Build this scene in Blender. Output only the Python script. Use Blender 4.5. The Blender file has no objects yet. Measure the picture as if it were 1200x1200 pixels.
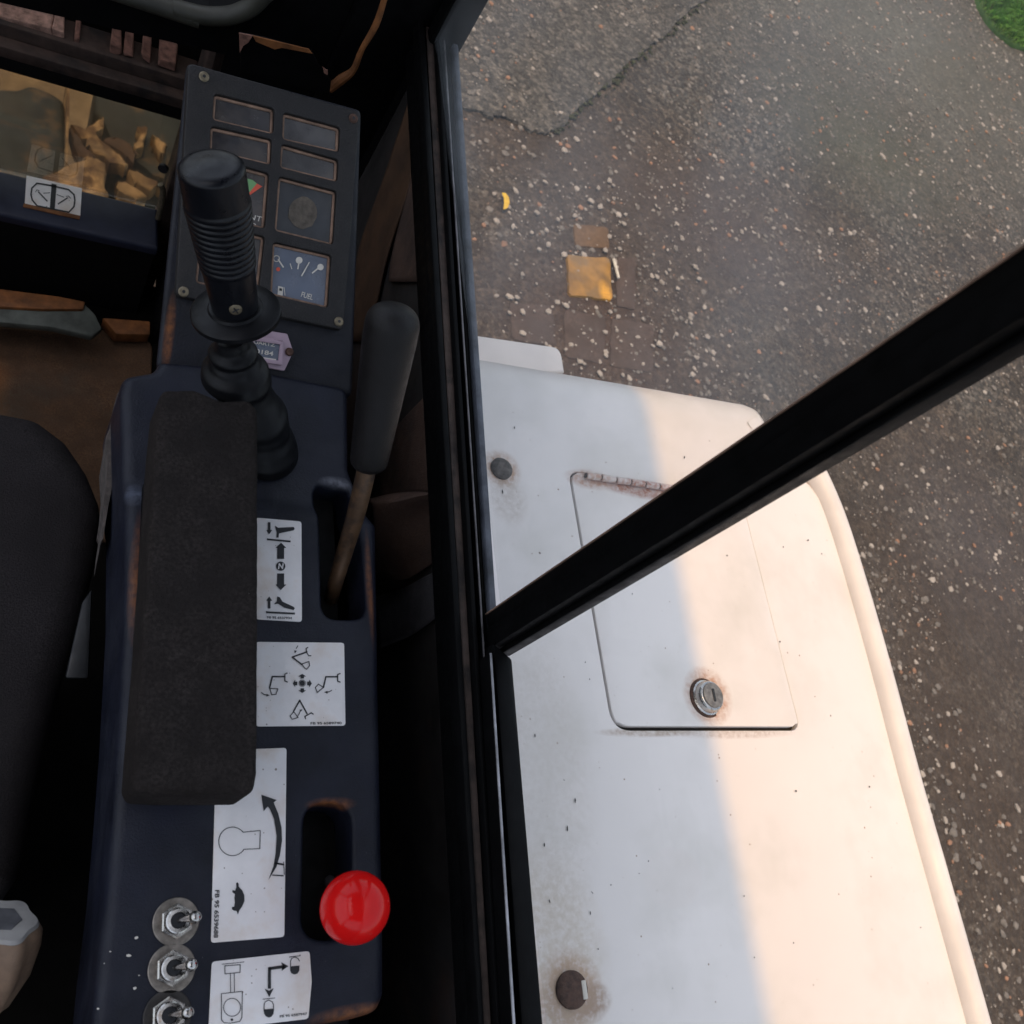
import bpy, bmesh, math, random
from mathutils import Vector, Matrix, noise
from mathutils.geometry import delaunay_2d_cdt
random.seed(7)
sc = bpy.context.scene
R = math.radians

# ---------------------------------------------------------------- camera
F = 1148.0                                   # focal length in pixels of a 1200 px wide frame
zc = -Vector((-700, 605, F)).normalized()    # world up seen in camera axes (right, down, forward)
xc = Vector((2100, 250, F)); xc = (xc - zc * xc.dot(zc)).normalized()
yc = zc.cross(xc)
CAM = Vector((0, 0, 1.76))
def ray(px, py):
    v = Vector((px - 600, py - 600, F))
    return Vector((xc.dot(v), yc.dot(v), zc.dot(v)))
def P(px, py, z):                            # point of the height z seen at a photo pixel
    r = ray(px, py); return CAM + r * ((z - CAM.z) / r.z)
def PX(px, py, x):
    r = ray(px, py); return CAM + r * (x / r.x)
def PY(px, py, y):
    r = ray(px, py); return CAM + r * (y / r.y)

cd = bpy.data.cameras.new('camera'); cam = bpy.data.objects.new('camera', cd)
sc.collection.objects.link(cam); sc.camera = cam
right = Vector((xc.x, yc.x, zc.x)); down = Vector((xc.y, yc.y, zc.y)); fwd = Vector((xc.z, yc.z, zc.z))
m = Matrix((right, -down, -fwd)).transposed().to_4x4(); m.translation = CAM
cam.matrix_world = m
cd.sensor_width = 36; cd.lens = 36 * F / 1200; cd.clip_start = 0.02; cd.clip_end = 400
cd.dof.use_dof = True; cd.dof.focus_distance = 0.72; cd.dof.aperture_fstop = 22

# ---------------------------------------------------------------- sky, sun, exposure
SUN_DIR = Vector((-0.235, 0.0, 1.0)).normalized()        # towards the sun: high, over the cab roof from the left
elev = math.asin(SUN_DIR.z)
w = bpy.data.worlds.new('World'); sc.world = w; w.use_nodes = True
nt = w.node_tree; nt.nodes.clear()
sky = nt.nodes.new('ShaderNodeTexSky'); sky.sky_type = 'NISHITA'; sky.sun_disc = False
sky.sun_elevation = elev; sky.sun_rotation = R(-90); sky.dust_density = 2.5; sky.air_density = 1.0
bg = nt.nodes.new('ShaderNodeBackground'); bg.inputs[1].default_value = 0.15
wo = nt.nodes.new('ShaderNodeOutputWorld')
hsv = nt.nodes.new('ShaderNodeHueSaturation'); hsv.inputs['Saturation'].default_value = .52      # thin bright haze over the blue
nt.links.new(sky.outputs[0], hsv.inputs['Color']); nt.links.new(hsv.outputs[0], bg.inputs[0]); nt.links.new(bg.outputs[0], wo.inputs[0])
sd = bpy.data.lights.new('sun', 'SUN'); sd.energy = 1.1; sd.angle = R(1.3); sd.color = (1, .50, .07)
so = bpy.data.objects.new('sun', sd); sc.collection.objects.link(so)
so.rotation_euler = SUN_DIR.to_track_quat('Z', 'Y').to_euler(); so.location = (-3, 0, 8)
sc.view_settings.view_transform = 'Standard'; sc.view_settings.look = 'None'
sc.view_settings.exposure = 0.84; sc.view_settings.gamma = 1; sc.view_settings.use_curve_mapping = False
sc.render.engine = 'CYCLES'

# ---------------------------------------------------------------- materials
DARK = .28
def mat(name, col, rough=.5, metal=0, var=.25, vscale=40, bump=0, bscale=300, specks=None, spots=(),
        col2=None, c2scale=12, c2lo=.5, c2hi=.62, spec=.5, hard=.3, bdist=.001, agg=None, grain=0, gscale=900, coat=0):
    m = bpy.data.materials.new(name); m.use_nodes = True
    t = m.node_tree; N = t.nodes; L = t.links
    b = N['Principled BSDF']
    b.inputs['Roughness'].default_value = rough; b.inputs['Metallic'].default_value = metal
    b.inputs['Specular IOR Level'].default_value = spec
    b.inputs['Coat Weight'].default_value = coat
    tc = N.new('ShaderNodeNewGeometry').outputs['Position']
    def nz(scale, det=4, rgh=.6):
        n = N.new('ShaderNodeTexNoise'); n.inputs['Scale'].default_value = scale
        n.inputs['Detail'].default_value = det; n.inputs['Roughness'].default_value = rgh
        L.new(tc, n.inputs['Vector']); return n.outputs[0]
    def ramp(fac, lo, hi, a=0., c=1.):
        r = N.new('ShaderNodeMapRange'); r.inputs[1].default_value = lo; r.inputs[2].default_value = hi
        r.inputs[3].default_value = a; r.inputs[4].default_value = c
        L.new(fac, r.inputs[0]); return r.outputs[0]
    def mix(fac, a, c):
        x = N.new('ShaderNodeMix'); x.data_type = 'RGBA'
        if hasattr(fac, 'node'): L.new(fac, x.inputs[0])
        else: x.inputs[0].default_value = fac
        for i, v in ((6, a), (7, c)):
            if hasattr(v, 'node'): L.new(v, x.inputs[i])
            else: x.inputs[i].default_value = (*v, 1)
        return x.outputs[2]
    def mul(a, c):
        x = N.new('ShaderNodeMath'); x.operation = 'MULTIPLY'
        for i, v in ((0, a), (1, c)):
            if hasattr(v, 'node'): L.new(v, x.inputs[i])
            else: x.inputs[i].default_value = v
        return x.outputs[0]
    lo = tuple(max(0, c * (1 - var)) for c in col); hi = tuple(min(1, c * (1 + var)) for c in col)
    c = mix(ramp(nz(vscale), .3, .7), lo, hi)
    if col2: c = mix(ramp(nz(c2scale, 6), c2lo, c2hi), c, col2)
    if grain:
        g = nz(gscale, 2); c = mix(ramp(g, .35, .68), tuple(v * (1 - grain) for v in col), c) 
    aggh = None
    if agg:                                   # packed aggregate: every little stone its own shade and its own bump
        for (ascale, amt) in agg:
            v = N.new('ShaderNodeTexVoronoi'); v.inputs['Scale'].default_value = ascale; L.new(tc, v.inputs['Vector'])
            q = N.new('ShaderNodeSeparateColor'); L.new(v.outputs['Color'], q.inputs[0])
            hx = N.new('ShaderNodeMix'); hx.data_type = 'RGBA'; hx.blend_type = 'MULTIPLY'; hx.inputs[0].default_value = 1
            L.new(c, hx.inputs[6])
            rr = N.new('ShaderNodeCombineColor')
            pw = N.new('ShaderNodeMath'); pw.operation = 'POWER'; pw.inputs[1].default_value = 2.2; L.new(q.outputs[0], pw.inputs[0])
            L.new(ramp(pw.outputs[0], 0, 1, 1 - amt * .75, 1 + amt * 1.5), rr.inputs[0])
            L.new(ramp(pw.outputs[0], 0, 1, 1 - amt * .75, 1 + amt * 1.38), rr.inputs[1])
            L.new(ramp(pw.outputs[0], 0, 1, 1 - amt * .75, 1 + amt * 1.22), rr.inputs[2])
            L.new(rr.outputs[0], hx.inputs[7]); c = hx.outputs[2]
            if aggh is None: aggh = ramp(v.outputs['Distance'], 0, .6, 1, 0)
    for sp in (specks or []):
        scale, thr, scol = sp[:3]
        v = N.new('ShaderNodeTexVoronoi'); v.inputs['Scale'].default_value = scale
        v.inputs['Randomness'].default_value = 1
        L.new(tc, v.inputs['Vector'])
        # only some of the cells carry a speck
        sepc = N.new('ShaderNodeSeparateColor'); L.new(v.outputs['Color'], sepc.inputs[0])
        size = mul(ramp(sepc.outputs[0], 1 - (sp[3] if len(sp) > 3 else .3), 1, 0, 1), thr)
        cmpn = N.new('ShaderNodeMath'); cmpn.operation = 'LESS_THAN'
        L.new(v.outputs['Distance'], cmpn.inputs[0]); L.new(size, cmpn.inputs[1])
        c = mix(mul(cmpn.outputs[0], .85), c, scol)
    for (ctr, rad, scol, stren) in spots:
        s = N.new('ShaderNodeVectorMath'); s.operation = 'SUBTRACT'; L.new(tc, s.inputs[0]); s.inputs[1].default_value = ctr
        d = N.new('ShaderNodeVectorMath'); d.operation = 'DIVIDE'; L.new(s.outputs[0], d.inputs[0]); d.inputs[1].default_value = rad
        l = N.new('ShaderNodeVectorMath'); l.operation = 'LENGTH'; L.new(d.outputs[0], l.inputs[0])
        f = mul(ramp(l.outputs['Value'], 1, hard), ramp(nz(220, 5), .36, .62, .35, 1))
        c = mix(mul(f, stren), c, scol)
    L.new(c, b.inputs['Base Color'])
    L.new(ramp(nz(vscale * 2.3, 5), .3, .7, max(.02, rough - .1), min(1, rough + .12)), b.inputs['Roughness'])
    if bump:
        bp = N.new('ShaderNodeBump'); bp.inputs['Strength'].default_value = bump; bp.inputs['Distance'].default_value = bdist
        h = nz(bscale, 5, .65)
        if aggh is not None:
            ad = N.new('ShaderNodeMath'); ad.operation = 'ADD'; L.new(h, ad.inputs[0]); L.new(aggh, ad.inputs[1]); h = ad.outputs[0]
        L.new(h, bp.inputs['Height']); L.new(bp.outputs[0], b.inputs['Normal'])
    return m

def glass(name, dust=.03, refl=1.0, dcol=(.62, .62, .58), tint=(.96, .97, .96)):
    m = bpy.data.materials.new(name); m.use_nodes = True
    t = m.node_tree; N = t.nodes; L = t.links; N.clear()
    o = N.new('ShaderNodeOutputMaterial'); tr = N.new('ShaderNodeBsdfTransparent'); tr.inputs[0].default_value = (*tint, 1)
    gl = N.new('ShaderNodeBsdfGlossy'); gl.inputs['Roughness'].default_value = .02
    fr = N.new('ShaderNodeFresnel'); fr.inputs[0].default_value = 1.45
    mu = N.new('ShaderNodeMath'); mu.operation = 'MULTIPLY'; mu.inputs[1].default_value = refl; L.new(fr.outputs[0], mu.inputs[0])
    a = N.new('ShaderNodeMixShader'); L.new(mu.outputs[0], a.inputs[0]); L.new(tr.outputs[0], a.inputs[1]); L.new(gl.outputs[0], a.inputs[2])
    df = N.new('ShaderNodeBsdfTranslucent'); df.inputs[0].default_value = (*dcol, 1)
    df2 = N.new('ShaderNodeBsdfDiffuse'); df2.inputs[0].default_value = (*dcol, 1)
    dd = N.new('ShaderNodeMixShader'); dd.inputs[0].default_value = .5; L.new(df.outputs[0], dd.inputs[1]); L.new(df2.outputs[0], dd.inputs[2])
    g = N.new('ShaderNodeNewGeometry'); n = N.new('ShaderNodeTexNoise'); n.inputs['Scale'].default_value = 7; n.inputs['Detail'].default_value = 7
    L.new(g.outputs['Position'], n.inputs['Vector'])
    r = N.new('ShaderNodeMapRange'); r.inputs[1].default_value = .35; r.inputs[2].default_value = .7; r.inputs[3].default_value = dust * .3; r.inputs[4].default_value = dust * 1.6
    L.new(n.outputs[0], r.inputs[0])
    z = N.new('ShaderNodeMixShader'); L.new(r.outputs[0], z.inputs[0]); L.new(a.outputs[0], z.inputs[1]); L.new(dd.outputs[0], z.inputs[2])
    L.new(z.outputs[0], o.inputs[0]); return m

RUST = (.22, .075, .025); ORANGE = (.30, .105, .03)
def sp(px, py, z, rx, ry, rz, col, s): return (tuple(P(px, py, z)), (rx, ry, rz), col, s)
M = {}
M['console'] = mat('navy_plastic', (.0085, .010, .019), .42, spec=DARK, var=.4, vscale=25, bump=.5, bscale=700, col2=(.017, .019, .029), c2scale=22, c2lo=.46, c2hi=.72,
    specks=[(120, .06, (.16, .16, .17), .03), (400, .14, (.06, .06, .07), .06)],
    spots=[sp(158, 680, 1.194, .005, .055, .010, ORANGE, .95), sp(158, 575, 1.198, .008, .012, .01, (.12, .14, .2), .7),  # orange: worn edge; bluish spot: highlight on the left ledge painted in
           sp(430, 690, 1.195, .003, .05, .01, ORANGE, .8), sp(385, 944, 1.196, .018, .005, .01, ORANGE, .7),
           sp(415, 1188, 1.196, .03, .006, .01, ORANGE, .7), sp(395, 566, 1.192, .014, .006, .01, (.25, .26, .3), .6)])  # last, pale spot: highlight on the front slot's rim painted in
M['fascia'] = mat('navy_fascia', (.0085, .0095, .015), .48, spec=DARK, var=.4, vscale=30, bump=.5, bscale=600, col2=(.017, .017, .021), c2scale=25, c2lo=.46, c2hi=.72, specks=[(300, .12, (.07, .07, .07), .05)],
    spots=[sp(197, 385, 1.19, .004, .04, .02, ORANGE, .7)])
M['panel'] = mat('grey_faceplate', (.024, .0225, .023), .55, spec=DARK, var=.3, vscale=35, bump=.5, bscale=900, grain=.3, col2=(.034, .029, .026), c2scale=28, c2lo=.46, c2hi=.7, specks=[(300, .12, (.09, .08, .07), .06)])
M['tan_rim'] = mat('dusty_gasket_and_glint', (.24, .15, .105), .8, var=.45, vscale=90)  # dusty gauge gaskets, and the highlights painted on the mullion
M['lens'] = mat('smoked_lens', (.035, .034, .038), .22, var=.4, vscale=30, col2=(.09, .075, .065), c2scale=25, c2lo=.5, c2hi=.75)
M['lens_dark'] = mat('dark_gauge_face', (.025, .028, .034), .35, var=.3, vscale=40)
M['lens_blue'] = mat('fuel_gauge_face', (.10, .12, .165), .3, var=.15, vscale=30)
M['dust_spot'] = mat('dusty_spot', (.09, .075, .06), .9, var=.4, vscale=200)
M['white'] = mat('decal_white', (.86, .83, .82), .45, var=.06, vscale=60, specks=[(170, .17, (.20, .13, .09), .16), (420, .2, (.3, .24, .2), .16)],
    col2=(.70, .60, .52), c2scale=30, c2lo=.50, c2hi=.72)
M['ink'] = mat('black_ink', (.012, .013, .016), .5, var=.1)
M['pale_ink'] = mat('pale_print', (.62, .58, .52), .5, var=.1)
M['green_ink'] = mat('green_print', (.16, .34, .14), .5, var=.1)
M['red_ink'] = mat('red_print', (.62, .09, .05), .5, var=.1)
M['rubber'] = mat('black_rubber', (.006, .0062, .0075), .42, spec=.2, var=.3, vscale=60, bump=.15, bscale=900)
M['grip'] = mat('black_grip', (.006, .0065, .009), .34, spec=DARK, var=.3, vscale=60, bump=.12, bscale=1200)
M['lever_grip'] = mat('matt_lever_grip', (.009, .008, .0085), .42, spec=DARK, var=.25, vscale=70, bump=.35, bscale=1500)
M['shaft'] = mat('worn_brown_steel', (.11, .062, .033), .45, .4, var=.4, vscale=70, col2=(.05, .03, .02), c2scale=60)
M['red'] = mat('red_ball_plastic', (.70, .009, .009), .13, var=.06, vscale=50, spec=.26, bump=.05, bscale=400, specks=[(230, .09, (.75, .25, .25), .05)])
M['foam'] = mat('worn_foam', (.036, .030, .028), .95, var=.35, vscale=60, bump=1.0, bscale=420, bdist=.0025, grain=.45, gscale=520, spec=.1, col2=(.021, .018, .0175), c2scale=26, c2lo=.45, c2hi=.7,
    specks=[(170, .05, (.14, .13, .12), .05)])
M['seat'] = mat('grey_seat_fabric', (.030, .0265, .0275), .95, var=.35, vscale=16, bump=.9, bscale=700, spec=.1, grain=.4, gscale=900)
M['chrome'] = mat('chrome', (.50, .48, .46), .22, 1, var=.15, vscale=200, col2=(.32, .25, .2), c2scale=180, c2lo=.55, c2hi=.7)
M['washer'] = mat('dull_washer', (.26, .23, .20), .42, .8, var=.35, vscale=220, bump=.3, bscale=700)
M['washer_dark'] = mat('dark_washer', (.05, .045, .042), .5, .5, var=.3, vscale=220)
M['black'] = mat('deep_black', (.004, .004, .0045), .7, var=.2, spec=.2)
M['frame'] = mat('black_frame', (.003, .003, .0033), .5, spec=.10, var=.3, vscale=60, bump=.15, bscale=500, specks=[(110, .05, (.09, .075, .06), .06)])
M['frame_lip'] = mat('skylit_lip', (.075, .082, .10), .6, var=.5, vscale=50, bump=.3, bscale=300)  # blue-grey skylight on the outer lip put into its colour
M['brown_trim'] = mat('brown_trim', (.085, .060, .05), .75, var=.5, vscale=45, bump=.3, bscale=400, col2=(.03, .024, .022), c2scale=30)
M['ridge'] = mat('highlight_ridge', (.15, .14, .145), .45, .4, var=.6, vscale=60)  # bright line along the track ridge: a highlight put into its colour
M['runner'] = mat('highlight_runner', (.34, .34, .36), .45, .3, var=.5, vscale=60)  # brighter copy of the ridge line: stronger light there painted in
M['vinyl'] = mat('brown_vinyl', (.13, .074, .052), .75, var=.35, vscale=35, bump=.9, bscale=900, grain=.35, gscale=900, col2=(.03, .02, .018), c2scale=14)
M['orange_dull'] = mat('dull_orange_brown', (.060, .028, .012), .75, var=.4, vscale=30)
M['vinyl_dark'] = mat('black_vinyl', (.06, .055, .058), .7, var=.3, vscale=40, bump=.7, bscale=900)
M['wall'] = mat('cab_wall_paint', (.016, .013, .012), .7, var=.4, vscale=20, col2=(.05, .022, .012), c2scale=9, c2lo=.55, c2hi=.75)
M['floor'] = mat('cab_floor', (.003, .0027, .0024), .9, spec=.1, var=.4, vscale=20)  # near-black: shadow of the seat put into the floor colour
M['mat'] = mat('dirty_floor_mat', (.105, .055, .028), .9, var=.35, vscale=35, bump=.8, bscale=420, grain=.4, gscale=500,
    col2=(.05, .045, .035), c2scale=7, c2lo=.5, c2hi=.65)
M['orange'] = mat('rusty_orange_steel', (.19, .07, .02), .7, var=.5, vscale=50, bump=.5, bscale=300)
M['pedal'] = mat('grey_green_steel', (.085, .095, .085), .7, var=.4, vscale=35, bump=.4, bscale=250)
M['rail'] = mat('dusty_rail', (.055, .034, .026), .75, var=.5, vscale=40, bump=.4, bscale=300, col2=(.02, .015, .013), c2scale=25)
M['ledge'] = mat('navy_ledge', (.024, .028, .048), .4, spec=DARK, var=.2, vscale=40)
M['crumb'] = mat('reddish_foam', (.22, .11, .08), .9, var=.5, vscale=120, bump=1, bscale=400)
M['bare'] = mat('torn_grey_foam', (.085, .07, .062), .9, var=.5, vscale=160, bump=1, bscale=500)
M['steel'] = mat('grey_steel', (.13, .13, .14), .45, .5, var=.4, vscale=60)
M['dark_steel'] = mat('dark_steel', (.018, .019, .021), .5, .2, var=.4, vscale=60)
M['crumb_lit'] = mat('lit_reddish_foam', (.42, .25, .19), .9, var=.5, vscale=120, bump=1, bscale=400)  # brighter copy of the foam: light painted into the leftmost fragments
M['knob'] = mat('faded_knob', (.20, .13, .085), .6, var=.3, vscale=60, bump=.2, bscale=500)
M['knob_top'] = mat('faded_knob_top', (.30, .29, .28), .6, var=.2, vscale=60)
M['lilac'] = mat('faded_meter_body', (.40, .29, .35), .5, var=.12, vscale=80)
M['seal'] = mat('olive_seal', (.035, .034, .026), .55, var=.3, vscale=30)
M['brass'] = mat('dull_brass', (.20, .165, .11), .5, .5, var=.4, vscale=250)
hs = [sp(668, 1158, 1.07, .030, .030, .02, (.36, .15, .05), .95), sp(664, 1178, 1.07, .040, .020, .02, (.26, .14, .08), .85), sp(690, 1172, 1.07, .022, .016, .02, (.26, .14, .08), .7),
      sp(588, 550, 1.07, .022, .022, .02, (.40, .21, .10), .85), sp(596, 585, 1.07, .022, .03, .02, (.45, .38, .32), .5), sp(829, 816, 1.07, .030, .030, .02, (.40, .16, .05), .95),
      sp(755, 574, 1.07, .06, .012, .02, (.34, .11, .05), .95), sp(690, 562, 1.07, .03, .012, .02, (.40, .17, .08), .8),
      sp(860, 859, 1.07, .08, .006, .02, (.34, .22, .15), .5), sp(760, 858, 1.07, .06, .005, .02, (.35, .24, .16), .7),
      sp(640, 1120, 1.07, .06, .09, .02, (.56, .47, .36), .6), sp(640, 900, 1.07, .05, .14, .02, (.60, .55, .50), .45)]
M['hood'] = mat('white_hood_paint', (.80, .755, .735), .38, var=.03, vscale=7, bump=.06, bscale=40, spots=hs, hard=.55,
    specks=[(38, .06, (.10, .065, .05), .18), (130, .13, (.33, .24, .18), .13), (300, .16, (.5, .43, .37), .12)], col2=(.69, .655, .62), c2scale=11, c2lo=.48, c2hi=.75)
M['bead'] = mat('cream_bead', (.74, .69, .66), .5, var=.08, vscale=20)
M['plate'] = mat('sunlit_tone_plate', (.80, .72, .67), .5, var=.06, vscale=20)  # warmth of sunlight put into the plate's own colour
M['rust'] = mat('rusty_bolt', (.085, .045, .032), .75, .3, var=.6, vscale=160, bump=1, bscale=350)
M['bolt_grey'] = mat('grey_rusty_bolt', (.10, .085, .075), .7, .4, var=.6, vscale=160, bump=1, bscale=350)
M['gap'] = mat('gap_dark', (.02, .015, .012), .9, var=.5, vscale=100)  # near-black backing below the lid gap, also used for the chip marks
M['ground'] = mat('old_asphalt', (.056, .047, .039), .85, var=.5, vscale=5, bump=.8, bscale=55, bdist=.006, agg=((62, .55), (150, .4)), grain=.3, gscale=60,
    col2=(.090, .088, .082), c2scale=1.6, c2lo=.46, c2hi=.60, hard=.0, spots=[(tuple(P(700, 390, 0)), (.6, .5, .5), (.062, .033, .022), 1), (tuple(P(1130, 900, 0)), (1.1, 1.7, .5), (.046, .030, .020), 1), (tuple(P(760, 220, 0)), (1.3, .4, .5), (.060, .043, .034), .9), (tuple(P(1060, 40, 0)), (2.0, 1.3, .5), (.112, .118, .102), .9), (tuple(P(1010, 170, 0)), (.7, .5, .5), (.070, .076, .052), .8), (tuple(P(860, 290, 0)), (.6, .45, .5), (.058, .046, .047), .9), (tuple(P(1150, 640, 0)), (.5, .5, .5), (.058, .052, .056), .8)], specks=[(42, .26, (.17, .155, .14), .2)])  # spots: soil tones, with pale glass haze and darker near ground painted in
M['slab'] = mat('grey_slab', (.080, .076, .070), .85, var=.35, vscale=6, bump=.8, bscale=70, bdist=.005, agg=((66, .45), (150, .35)), grain=.25, gscale=70,
    specks=[(46, .26, (.19, .18, .17), .2)])
M['stone'] = mat('pale_chipping', (.32, .285, .25), .7, var=.3, vscale=30)
M['stone_warm'] = mat('warm_chipping', (.27, .15, .095), .75, var=.3, vscale=30)
M['stone_grey'] = mat('grey_chipping', (.15, .135, .12), .75, var=.3, vscale=30)
M['paver'] = mat('reddish_paver', (.076, .052, .042), .85, var=.35, vscale=14, bump=1, bscale=120, grain=.3, gscale=120)
M['patch_orange'] = mat('orange_patch', (.13, .075, .036), .85, var=.35, vscale=14, bump=1, bscale=120, grain=.25, gscale=120)
M['paver_grey'] = mat('dark_paver', (.060, .052, .045), .85, var=.35, vscale=14, bump=1, bscale=120, grain=.3, gscale=120)
M['amber'] = mat('amber_patch', (.25, .13, .022), .4, var=.5, vscale=16, col2=(.20, .12, .04), c2scale=14, bump=.6, bscale=60, spots=[sp(712, 340, .02, .03, .05, .05, (.85, .42, .03), .9)])  # brighter corner: a glint painted into the amber
M['moss'] = mat('moss', (.034, .038, .018), .95, var=.4, vscale=40)
M['grass'] = mat('grass', (.085, .21, .02), .7, var=.45, vscale=9)
M['lawn'] = mat('lawn_soil', (.045, .10, .02), .95, var=.4, vscale=9)
M['leaf'] = mat('yellow_leaf', (.62, .40, .03), .6, var=.2, vscale=60)
M['straw'] = mat('pale_straw', (.55, .52, .45), .7, var=.2)
M['sand'] = mat('dry_sand', (.22, .16, .09), .95, var=.3, vscale=22, bump=1, bscale=90, col2=(.16, .12, .08), c2scale=12, c2lo=.54, c2hi=.62)
M['blade'] = mat('muddy_blade', (.026, .031, .026), .7, var=.5, vscale=12, bump=.6, bscale=60, col2=(.13, .085, .04), c2scale=16, c2lo=.55, c2hi=.68)
M['reflection'] = mat('tan_reflection', (.36, .235, .11), .95, var=.5, vscale=30, bump=1, bscale=110, col2=(.12, .07, .035), c2scale=22, c2lo=.46, c2hi=.58)  # tan of a pattern reflected in the windscreen, used on solid shapes
M['reflection_dark'] = mat('dark_reflection', (.10, .06, .035), .95, var=.35, vscale=30, bump=1, bscale=110)  # dark part of the same reflected pattern
M['glass_clear'] = glass('side_glass', .012, .02, (.62, .64, .66))
M['glass_dusty'] = glass('dusty_side_glass', .075, .04, (.58, .62, .66))
M['glass_dirty'] = glass('dirty_windscreen', .065, .5, (.30, .27, .22), (.82, .80, .73))

# ---------------------------------------------------------------- object helpers
COL = sc.collection
def tag(o, label=None, cat=None, group=None, kind=None):
    if label: o['label'] = label
    if cat: o['category'] = cat
    if group: o['group'] = group
    if kind: o['kind'] = kind
    return o
def thing(name, label, cat, loc, group=None):
    o = bpy.data.objects.new(name, None); o.empty_display_size = .05; o.location = loc; COL.objects.link(o)
    return tag(o, label, cat, group)
ORI = {}
def wloc(o):
    v = Vector((0, 0, 0))
    while o: v = v + o.location; o = o.parent
    return v
def mk(name, vf, m, parent=None, smooth=True, label=None, auto=40):
    vs, fs = vf
    base = wloc(parent) if parent else Vector((0, 0, 0))
    if not parent:
        c = sum((Vector(v) for v in vs), Vector()) / max(1, len(vs)); c.z = min(v[2] for v in vs); base = c
    me = bpy.data.meshes.new(name)
    me.from_pydata([tuple(Vector(v) - base) for v in vs], [], fs)
    bm = bmesh.new(); bm.from_mesh(me); bmesh.ops.recalc_face_normals(bm, faces=bm.faces); bm.to_mesh(me); bm.free()
    if smooth:
        me.polygons.foreach_set('use_smooth', [True] * len(me.polygons))
        me.set_sharp_from_angle(angle=R(auto))
    me.materials.append(m)
    o = bpy.data.objects.new(name, me); COL.objects.link(o)
    if parent: o.parent = parent
    else: o.location = base
    if label: o['label'] = label
    return o
def struct(name, vf, m, smooth=True, kind='structure', auto=40):
    return tag(mk(name, vf, m, None, smooth, auto=auto), kind=kind)
def join(*parts):
    vs, fs = [], []
    for v, f in parts:
        o = len(vs); vs += [Vector(a) for a in v]; fs += [tuple(i + o for i in q) for q in f]
    return vs, fs

# ---------------------------------------------------------------- shape helpers
def fillet(pts, rad, n=5):
    out = []; k = len(pts)
    for i in range(k):
        a, b, c = Vector(pts[i - 1][:2]), Vector(pts[i][:2]), Vector(pts[(i + 1) % k][:2])
        r = rad[i] if isinstance(rad, (list, tuple)) else rad
        d1, d2 = (a - b), (c - b); l1, l2 = d1.length, d2.length
        d1.normalize(); d2.normalize()
        ang = math.acos(max(-1, min(1, d1.dot(d2))))
        if r <= 0 or ang > R(175): out.append(b); continue
        t = min(r / math.tan(ang / 2), .48 * l1, .48 * l2)
        p, q = b + d1 * t, b + d2 * t
        for j in range(n + 1):
            s = j / n; out.append((p * (1 - s) ** 2 + b * 2 * s * (1 - s) + q * s * s))
    return out
def area(l): return sum(l[i - 1].x * l[i].y - l[i].x * l[i - 1].y for i in range(len(l))) / 2
def ccw(l): return l if area(l) > 0 else l[::-1]
def dens(l, step):
    out = []
    for i in range(len(l)):
        a, b = l[i], l[(i + 1) % len(l)]; n = max(1, int((b - a).length / step))
        out += [a.lerp(b, j / n) for j in range(n)]
    return out
def normals(l):
    out = []
    for i in range(len(l)):
        t = l[(i + 1) % len(l)] - l[i - 1]; t.normalize(); out.append(Vector((t.y, -t.x)))   # outward for ccw
    return out
def inside(p, l):
    c = False; j = len(l) - 1
    for i in range(len(l)):
        a, b = l[i], l[j]
        if (a.y > p.y) != (b.y > p.y) and p.x < (b.x - a.x) * (p.y - a.y) / (b.y - a.y) + a.x: c = not c
        j = i
    return c
def tri(outer, holes, grid=None):
    pts = list(outer); ed = [(i, (i + 1) % len(outer)) for i in range(len(outer))]
    for h in holes:
        o = len(pts); pts += h; ed += [(o + i, o + (i + 1) % len(h)) for i in range(len(h))]
    nb = len(pts)
    if grid:
        xs = [p.x for p in outer]; ys = [p.y for p in outer]
        x = min(xs) + grid / 2
        while x < max(xs):
            y = min(ys) + grid / 2
            while y < max(ys):
                q = Vector((x + random.uniform(-.1, .1) * grid, y + random.uniform(-.1, .1) * grid))
                if inside(q, outer) and not any(inside(q, h) for h in holes): pts.append(q)
                y += grid
            x += grid
    v, e, f, ov, oe, of = delaunay_2d_cdt(pts, ed, [], 0, 1e-7)
    fs = []
    for t in f:
        c = (v[t[0]] + v[t[1]] + v[t[2]]) / 3
        if inside(c, outer) and not any(inside(c, h) for h in holes): fs.append(tuple(t))
    return v, fs
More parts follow.
